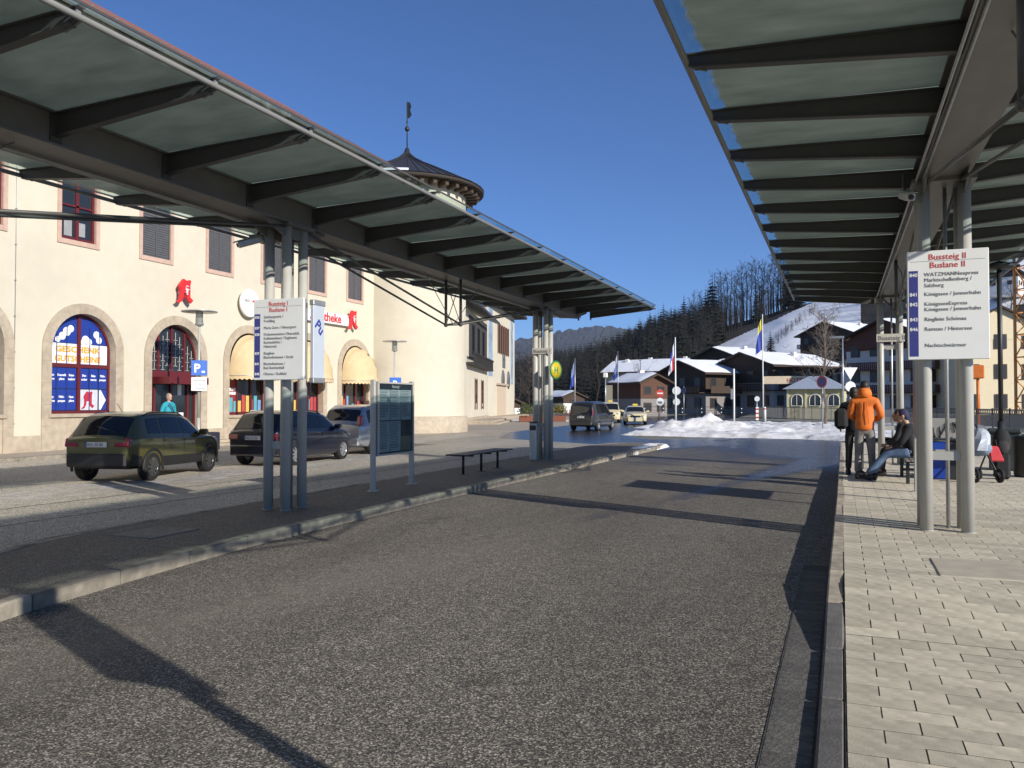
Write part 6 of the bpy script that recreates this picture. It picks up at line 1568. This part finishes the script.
signpost('sun-whitened back of a triangular give way sign above a round sign back', 850.5, 44, [('tri', 3.30, .38, M_WHITE, None), ('disc', 2.52, .27, M_WHITE, None)], 3.6)  # grey sign backs coloured white to carry the sun on them
wp = signpost('white warning post with red stripes and small round sign by the railing', 757, 70, [('disc', 2.0, .22, M_SBACK, None)], 2.2)
MB().bbox(-.12, .12, -.03, .0, .2, 1.3, .01).build('marker_board', M_WHITE, wp)
for k in range(3): MB().box(-.12, .12, -.034, -.031, .35 + k * .35, .5 + k * .35).build('red_stripe', M_SRED, wp)
for px in (764.5,):
    b = thing('bollard', 'short white bollard next to the red striped marker', 'bollard', far(px, 72, 0)); MB().tube([(0, 0, 0), (0, 0, 1.0), (0, 0, 1.3)], [.13, .13, .11], 12).build('post', M_WHITE, b); MB().tube([(0, 0, 1.05), (0, 0, 1.2)], .125, 12).build('band', M_SRED, b)
lpf = thing('street_lamp', 'slender lamp mast with small head left of the snow roofed house', 'lamp', far(605.5, 100, 0)); MB().tube([(0, 0, 0), (0, 0, 4.9)], [.10, .07], 8).build('mast', M_GALV, lpf); MB().bbox(-.25, .25, -.2, .2, 4.7, 5.3, .06).build('lamp_head', M_WHITE, lpf)
lp2 = thing('street_lamp', 'tall thin lamp mast beside the bare street tree', 'lamp', far(843, 62, 0)); MB().tube([(0, 0, 0), (0, 0, 6.6)], [.07, .05], 8).build('mast', M_GALV, lp2); MB().bbox(-.9, .1, -.1, .1, 6.5, 6.65, .03).build('lamp_head', M_GALV, lp2)
def shrub(r, h, n, seed, cols):
    rn = random.Random(seed); mb = MB()
    for k in range(n):
        th, ph, rr = rn.random() * 2 * PI, math.acos(rn.uniform(-.2, 1)), rn.random() ** .4
        p = Vector((r * rr * math.sin(ph) * math.cos(th), r * rr * math.sin(ph) * math.sin(th), h * .3 + h * .7 * rr * math.cos(ph)))
        a = Vector((rn.uniform(-1, 1), rn.uniform(-1, 1), rn.uniform(-1, 1))).normalized() * .09; b = a.cross(Vector((rn.uniform(-1, 1), rn.uniform(-1, 1), rn.uniform(-1, 1)))).normalized() * .05
        mb.add([p - a, p + b, p + a, p - b], [(0, 1, 2, 3)])
    return mb
M_LEAF = mat('shrub_leaf', (.07, .085, .02), .6, 0, .4, 3)
M_LEAFY = mat('shrub_leaf_yellow', (.17, .14, .02), .6, 0, .4, 3)
for i, (px, d, mm, lab) in enumerate(((526, 72, M_LEAF, 'terracotta planter trough with snow dusted green shrub left of the far columns'), (543, 73, M_LEAFY, 'terracotta planter trough with yellow green shrub behind the far columns'), (559, 74, M_LEAFY, 'terracotta planter trough with round yellow green shrub left of the dark van'))):
    t = thing('planter', lab, 'planter', far(px, d, 0), YAW)
    MB().bbox(-.6, .6, -.35, .35, 0, .55, .04).build('trough', mat('terracotta', (.20, .07, .04), .8, 0, .12), t); MB().box(-.55, .55, -.3, .3, .53, .555).build('soil', M_JOINT, t)
    shrub(.8, 1.2, 420, i, None).build('foliage', mm, t, (0, 0, .45))

# ------------------------------------------------------------------ hills, ski slope, forest
HP = [(380, 900, 20, 420), (460, 950, 28, 400), (520, 900, 38, 340), (560, 820, 40, 290), (600, 700, 40, 250), (660, 520, 43, 210), (720, 425, 40, 195), (760, 395, 42, 190), (790, 380, 45, 188), (830, 372, 48.5, 190), (870, 366, 53, 190), (930, 360, 60, 186), (1050, 350, 70, 176), (1300, 340, 70, 170)]
fdr, fzr, fdf = pwl([(a, b) for a, b, c, d in HP]), pwl([(a, c) for a, b, c, d in HP]), pwl([(a, d) for a, b, c, d in HP])
def hill(px, s):
    d = fdf(px) + (fdr(px) - fdf(px)) * s; t = max(0, min(1, s)); z = fzr(px) * (t * .55 + .45 * t * t * (3 - 2 * t)) if s <= 1 else fzr(px) * (1 - .25 * (s - 1))
    p = far(px, d, 0); z += 3.0 * (fbm(p.x * .012, p.y * .012, 1) - .5) * min(1, 3 * t)
    return Vector((p.x, p.y, z - .02))
def himg(p):
    c, s = math.cos(YAW), math.sin(YAW); d = -s * p.x + c * p.y; return 403 - 830 * (p.z - CAM_H) / d
def on_piste(px, s):
    if px < 712 or s > 1.0 or s < .03: return False
    y = himg(hill(px, s)); top = 348 - (px - 715) * .452
    if px <= 862: return y > top + 0 and (px < 836 or y > 297 + (862 - px) * -1.2 + 30 * (px > 862))
    return vnoise(px * .06, s * 9, 5) > .45 and s < .9
vs = []; PXS = [380 + 8 * i for i in range(116)]; SS = [i / 36 * 1.5 for i in range(37)]
for px in PXS:
    for s in SS: vs.append(hill(px, s))
m_ = len(SS); hm = MB().add(vs, [(i * m_ + j, (i + 1) * m_ + j, (i + 1) * m_ + j + 1, i * m_ + j + 1) for i in range(len(PXS) - 1) for j in range(m_ - 1)], True)
M_HILL = mat('forest_floor', (.030, .025, .020), .9, 0, .3, .1)
struct(hm.build('hillside', M_HILL))
vs = []; fs = []; idx = {}
def pv(i, j):
    if (i, j) not in idx:
        q = hill(704 + 1.5 * i, j / 90); q.z += .55 + .5 * (fbm(q.x * .2, q.y * .2, 7) - .5); idx[(i, j)] = len(vs); vs.append(q)
    return idx[(i, j)]
for i in range(300):
    for j in range(90):
        if on_piste(704 + 1.5 * (i + .5), (j + .5) / 90): fs.append((pv(i, j), pv(i + 1, j), pv(i + 1, j + 1), pv(i, j + 1)))
struct(MB().add(vs, fs, True).build('ski_slope', M_SNOW))
# distant mountain
MT = pwl([(300, 405), (400, 398), (440, 385), (458, 366), (478, 348), (500, 342), (530, 339), (560, 331), (600, 327), (650, 332), (720, 348), (800, 360), (1100, 380)])
vs = []; PX2 = [300 + 2.5 * i for i in range(322)]; MJ = 61
for px in PX2:
    zr_ = (405.5 - MT(px)) / 830 * 6100
    for j in range(MJ):
        s = j / (MJ - 1) * 1.4; d = 4200 + 2200 * s; t = min(1, s); p = far(px, d, 0); z = zr_ * (t ** .9) * (1 if s <= 1 else 1 - .5 * (s - 1)) + (40 * (fbm(p.x * .004, p.y * .004, 2, 5) - .47) * 2 + 26 * (hash2(px, j, 3) - .5)) * t
        vs.append((p.x, p.y, z))
struct(MB().add(vs, [(i * MJ + j, (i + 1) * MJ + j, (i + 1) * MJ + j + 1, i * MJ + j + 1) for i in range(len(PX2) - 1) for j in range(MJ - 1)]).build('distant_mountain', mat('mountain_forest', (.012, .015, .018), .9, 0, .6, .012, var2=.3, v2scale=.004)))

def conifer_geo(rn, H, Wd, lv=11, nb=9):
    br = MB(); tr = MB(); tr.tube([(0, 0, -.8), (0, 0, H * .5), (0, 0, H)], [H * .014, H * .009, .02], 5, cap=False, smooth=False)
    for k in range(lv):
        f = k / (lv - 1); z = H * (.12 + .86 * f); r = Wd * (1 - f) ** .8 + .25
        for b in range(nb if f < .8 else 5):
            w_ = 2 * PI * (b + rn.random()) / nb; rr = r * rn.uniform(.65, 1.12); dz = -rr * rn.uniform(.25, .5); wd = rr * .30
            d = Vector((math.cos(w_), math.sin(w_), 0)); sd = Vector((-d.y, d.x, 0)); c0 = Vector((0, 0, z)); 
            br.add([c0, c0 + d * rr * .6 + sd * wd + Vector((0, 0, dz * .55 - .2)), c0 + d * rr + Vector((0, 0, dz)), c0 + d * rr * .6 - sd * wd + Vector((0, 0, dz * .55 - .2))], [(0, 1, 2), (0, 2, 3)])
    return tr, br
def bare_geo(rn, H, spread, start=.35, nmain=14, sub=4, twig=3):
    br = MB(); tr = MB(); bend = [Vector((rn.uniform(-.02, .02) * H, rn.uniform(-.02, .02) * H, H * k / 5)) for k in range(6)]; bend[0] = Vector((0, 0, -.8))
    tr.tube(bend, [H * .013 * (1 - .85 * k / 5) + .02 for k in range(6)], 5, cap=False, smooth=False)
    def twigc(p, q, r):
        t = (q - p).normalized(); a = t.cross(Vector((.3, .7, .2))).normalized() * r; b = t.cross(a).normalized() * r
        br.add([p + a, p - a * .5 + b * .87, p - a * .5 - b * .87, q], [(0, 1, 3), (1, 2, 3), (2, 0, 3)])
    for k in range(nmain):
        f = start + (1 - start) * (k + rn.random()) / nmain; i = min(4, int(f * 5)); p = bend[i].lerp(bend[i + 1], f * 5 - i)
        w_ = rn.random() * 2 * PI; ln = spread * (1.15 - .75 * f) * rn.uniform(.6, 1.2)
        q = p + Vector((math.cos(w_) * ln, math.sin(w_) * ln, ln * rn.uniform(.5, 1.3))); twigc(p, q, H * .0034)
        for s in range(sub):
            u = rn.uniform(.25, 1); p2 = p.lerp(q, u); l2 = ln * rn.uniform(.25, .55); q2 = p2 + Vector((rn.uniform(-1, 1), rn.uniform(-1, 1), rn.uniform(.1, 1.2))).normalized() * l2; twigc(p2, q2, H * .0018)
            for v in range(twig):
                p3 = p2.lerp(q2, rn.uniform(.3, 1)); twigc(p3, p3 + Vector((rn.uniform(-1, 1), rn.uniform(-1, 1), rn.uniform(-.2, 1))).normalized() * l2 * .7, H * .0012)
    return tr, br
M_BARK = mat('bark_brown', (.035, .028, .022), .9, 0, .3, 3)
M_NEED = mat('conifer_needles', (.011, .015, .009), .8, 0, .4, .8)  # needle colour lowered to carry the shade of the hillside
M_TWIG = mat('bare_twigs', (.028, .023, .019), .9, 0, .3, 1)  # twig colour darkened too, with the hillside's shade in it
rn = random.Random(11)
CON = [conifer_geo(rn, 20, rn.uniform(4.4, 6.0), 16, 13) for _ in range(4)]
BAR = [bare_geo(rn, 22, 4.4, start=.3, nmain=24, sub=6, twig=5) for _ in range(5)]
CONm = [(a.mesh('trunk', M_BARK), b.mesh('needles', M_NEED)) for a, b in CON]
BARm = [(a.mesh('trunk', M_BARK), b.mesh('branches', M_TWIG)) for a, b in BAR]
def put_tree(name, label, meshes, p, sc, rz, group, part):
    t = thing(name, label, 'tree', p, rz, group); t.scale = (sc, sc, sc)
    link('trunk', meshes[0], t); link(part, meshes[1], t); return t
# skyline: tall bare trees on the ridge, spruces between them
bl_ = []; px = 690
while px < 803: bl_.append((px + rn.uniform(-1.2, 1.2), rn.uniform(.90, 1.0), rn.uniform(1.0, 1.28) * (1 if px > 715 else .8))); px += rn.uniform(2.6, 4.4)
for k, (px, s, sc) in enumerate(bl_):
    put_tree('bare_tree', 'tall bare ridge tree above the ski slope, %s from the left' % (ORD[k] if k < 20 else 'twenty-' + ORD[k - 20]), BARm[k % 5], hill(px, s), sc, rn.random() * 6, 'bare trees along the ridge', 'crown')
cn = [(664, .93, 1.05, 'spruce on the ridge at the left end of the bare tree row'), (672, .95, .85, 'spruce with thin top left of the rounded ridge spruce'), (684, .95, 1.1, 'second thin spruce on the ridge left of the big round one'), (713, .93, 1.45, 'large rounded spruce standing above the ridge forest'), (706, .85, 1.1, 'spruce leaning against the big ridge spruce'), (791, .97, 1.3, 'tall dark spruce at the right end of the bare ridge trees'), (797, .9, 1.0, 'dark spruce touching the canopy edge on the ridge'), (757, .86, .75, 'short spruce below the bare ridge trees'), (640, .93, .9, 'spruce on the sloping forest edge above the long cream house'), (650, .95, .95, 'spruce right above the flag with pale blue cloth'), (628, .95, .9, 'spruce at the left forest shoulder')]
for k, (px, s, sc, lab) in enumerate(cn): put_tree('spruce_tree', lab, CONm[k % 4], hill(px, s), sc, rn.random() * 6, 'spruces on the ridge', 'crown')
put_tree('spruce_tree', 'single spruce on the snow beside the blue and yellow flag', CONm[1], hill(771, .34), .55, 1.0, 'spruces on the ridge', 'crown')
# the wood itself
def forest(name, label, n, pick, geos, part_mat):
    mb = MB(); c = 0; tries = 0
    while c < n and tries < n * 20:
        tries += 1; r = pick()
        if not r: continue
        p, sc = r; tr, br = geos[rn.randrange(len(geos))]; rz = rn.random() * 6.28; cs, sn_ = math.cos(rz) * sc, math.sin(rz) * sc
        for src in (tr, br): mb.add([(p.x + x * cs - y * sn_, p.y + x * sn_ + y * cs, p.z + z * sc) for x, y, z in src.v], src.f)
        c += 1
    o = mb.build(name, part_mat); o['label'] = label; o['category'] = 'forest'; return stuff(o)
def pk_con():
    px = rn.uniform(470, 720); s = rn.random() ** .8
    if on_piste(px, s) or px > 700 and s < .3: return None
    return hill(px, s), rn.uniform(.45, 1.0)
def pk_bar():
    px = rn.uniform(440, 800); s = rn.random() ** .7
    if on_piste(px, s) or (px > 712 and himg(hill(px, s)) > 345 - (px - 715) * .452): return None
    return hill(px, s), rn.uniform(.45, .85)
CONl = [conifer_geo(rn, 18, rn.uniform(4.4, 5.6), 10, 9) for _ in range(4)]; BARl = [bare_geo(rn, 18, 5.0, .15, 16, 5, 2) for _ in range(4)]
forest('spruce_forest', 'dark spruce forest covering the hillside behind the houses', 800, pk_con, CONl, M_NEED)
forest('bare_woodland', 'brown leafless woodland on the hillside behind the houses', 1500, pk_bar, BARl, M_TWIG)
def pk_scr():
    f = rn.random(); px = 764 + 54 * f + rn.uniform(-2, 2); y = 356 - 48 * f + rn.uniform(-3, 3)
    for s in [k / 60 for k in range(2, 60)]:
        if himg(hill(px, s)) < y: return hill(px, s), rn.uniform(.10, .2)
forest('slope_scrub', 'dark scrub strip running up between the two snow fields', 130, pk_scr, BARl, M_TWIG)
def pk_r():
    px = rn.uniform(858, 1150); s = rn.uniform(.1, 1)
    return None if on_piste(px, s) else (hill(px, s), rn.uniform(.4, .8))
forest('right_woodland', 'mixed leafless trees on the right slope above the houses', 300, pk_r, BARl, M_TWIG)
# single trees near the houses
st_ = thing('street_tree', 'small bare street tree with thin branches in front of the kiosk', 'tree', far(824, 55, 0)); g1 = bare_geo(rn, 7.4, 2.3, .36, 34, 7, 5)
g1[0].build('trunk', mat('young_bark', (.16, .13, .10), .9), st_); g1[1].build('crown', mat('young_twigs', (.17, .14, .11), .9), st_)
for k, (px, d, sc, lab) in enumerate(((598, 125, .55, 'broad bare brown tree left of the long cream house'), (690, 148, .35, 'tan bare bush above the chalet roofs'), (641, 165, .5, 'bare tree in front of the long cream house roof'), (520, 150, .55, 'bare tree right of the painted building'), (545, 160, .6, 'bare tree behind the far island columns'), (480 + 50, 190, .6, 'pale bare tree behind the planters'), (868, 118, .4, 'bare tree in front of the apartment house'))):
    g = bare_geo(random.Random(k + 40), 20, 7.5, .12, 24, 6, 4); t = thing('bare_tree', lab, 'tree', far(px, d, 0)); t.scale = (sc,) * 3
    g[0].build('trunk', M_BARK, t); g[1].build('crown', mat('tan_twigs', (.13, .095, .07), .9) if k in (1, 5) else M_TWIG, t)

# ------------------------------------------------------------------ thin winter air
hz = MB().box(-8200, 8200, -60, 8200, -1.1, 760).build('haze', None); hz['kind'] = 'stuff'
hm_ = bpy.data.materials.new('haze_air'); hm_.use_nodes = True; hn = hm_.node_tree; hn.nodes.clear()
vo = hn.nodes.new('ShaderNodeVolumePrincipled'); vo.inputs['Color'].default_value = (.80, .88, 1, 1); vo.inputs['Density'].default_value = .00006; vo.inputs['Anisotropy'].default_value = .2
ho_ = hn.nodes.new('ShaderNodeOutputMaterial'); hn.links.new(vo.outputs[0], ho_.inputs['Volume']); hz.data.materials.append(hm_)

# ------------------------------------------------------------------ finish: bake letters, bodies and wheel arches into plain meshes
bpy.context.view_layer.update()
dg = bpy.context.evaluated_depsgraph_get()
for tmp, o, m in TEXTS:
    me = bpy.data.meshes.new_from_object(tmp.evaluated_get(dg)); me.materials.clear(); me.materials.append(m); me.name = 'lettering'; o.data = me
baked = []
for o, c_ in SKINS: baked.append((o, bpy.data.meshes.new_from_object(o.evaluated_get(dg)), c_))
for o, me, c_ in baked:
    o.modifiers.clear(); o.data = me
    if c_ is None:
        for p in me.polygons: p.use_smooth = True
for o, me, c_ in baked:
    if c_: bpy.data.objects.remove(c_, do_unlink=True)
for tmp, o, m in TEXTS: bpy.data.objects.remove(tmp, do_unlink=True)
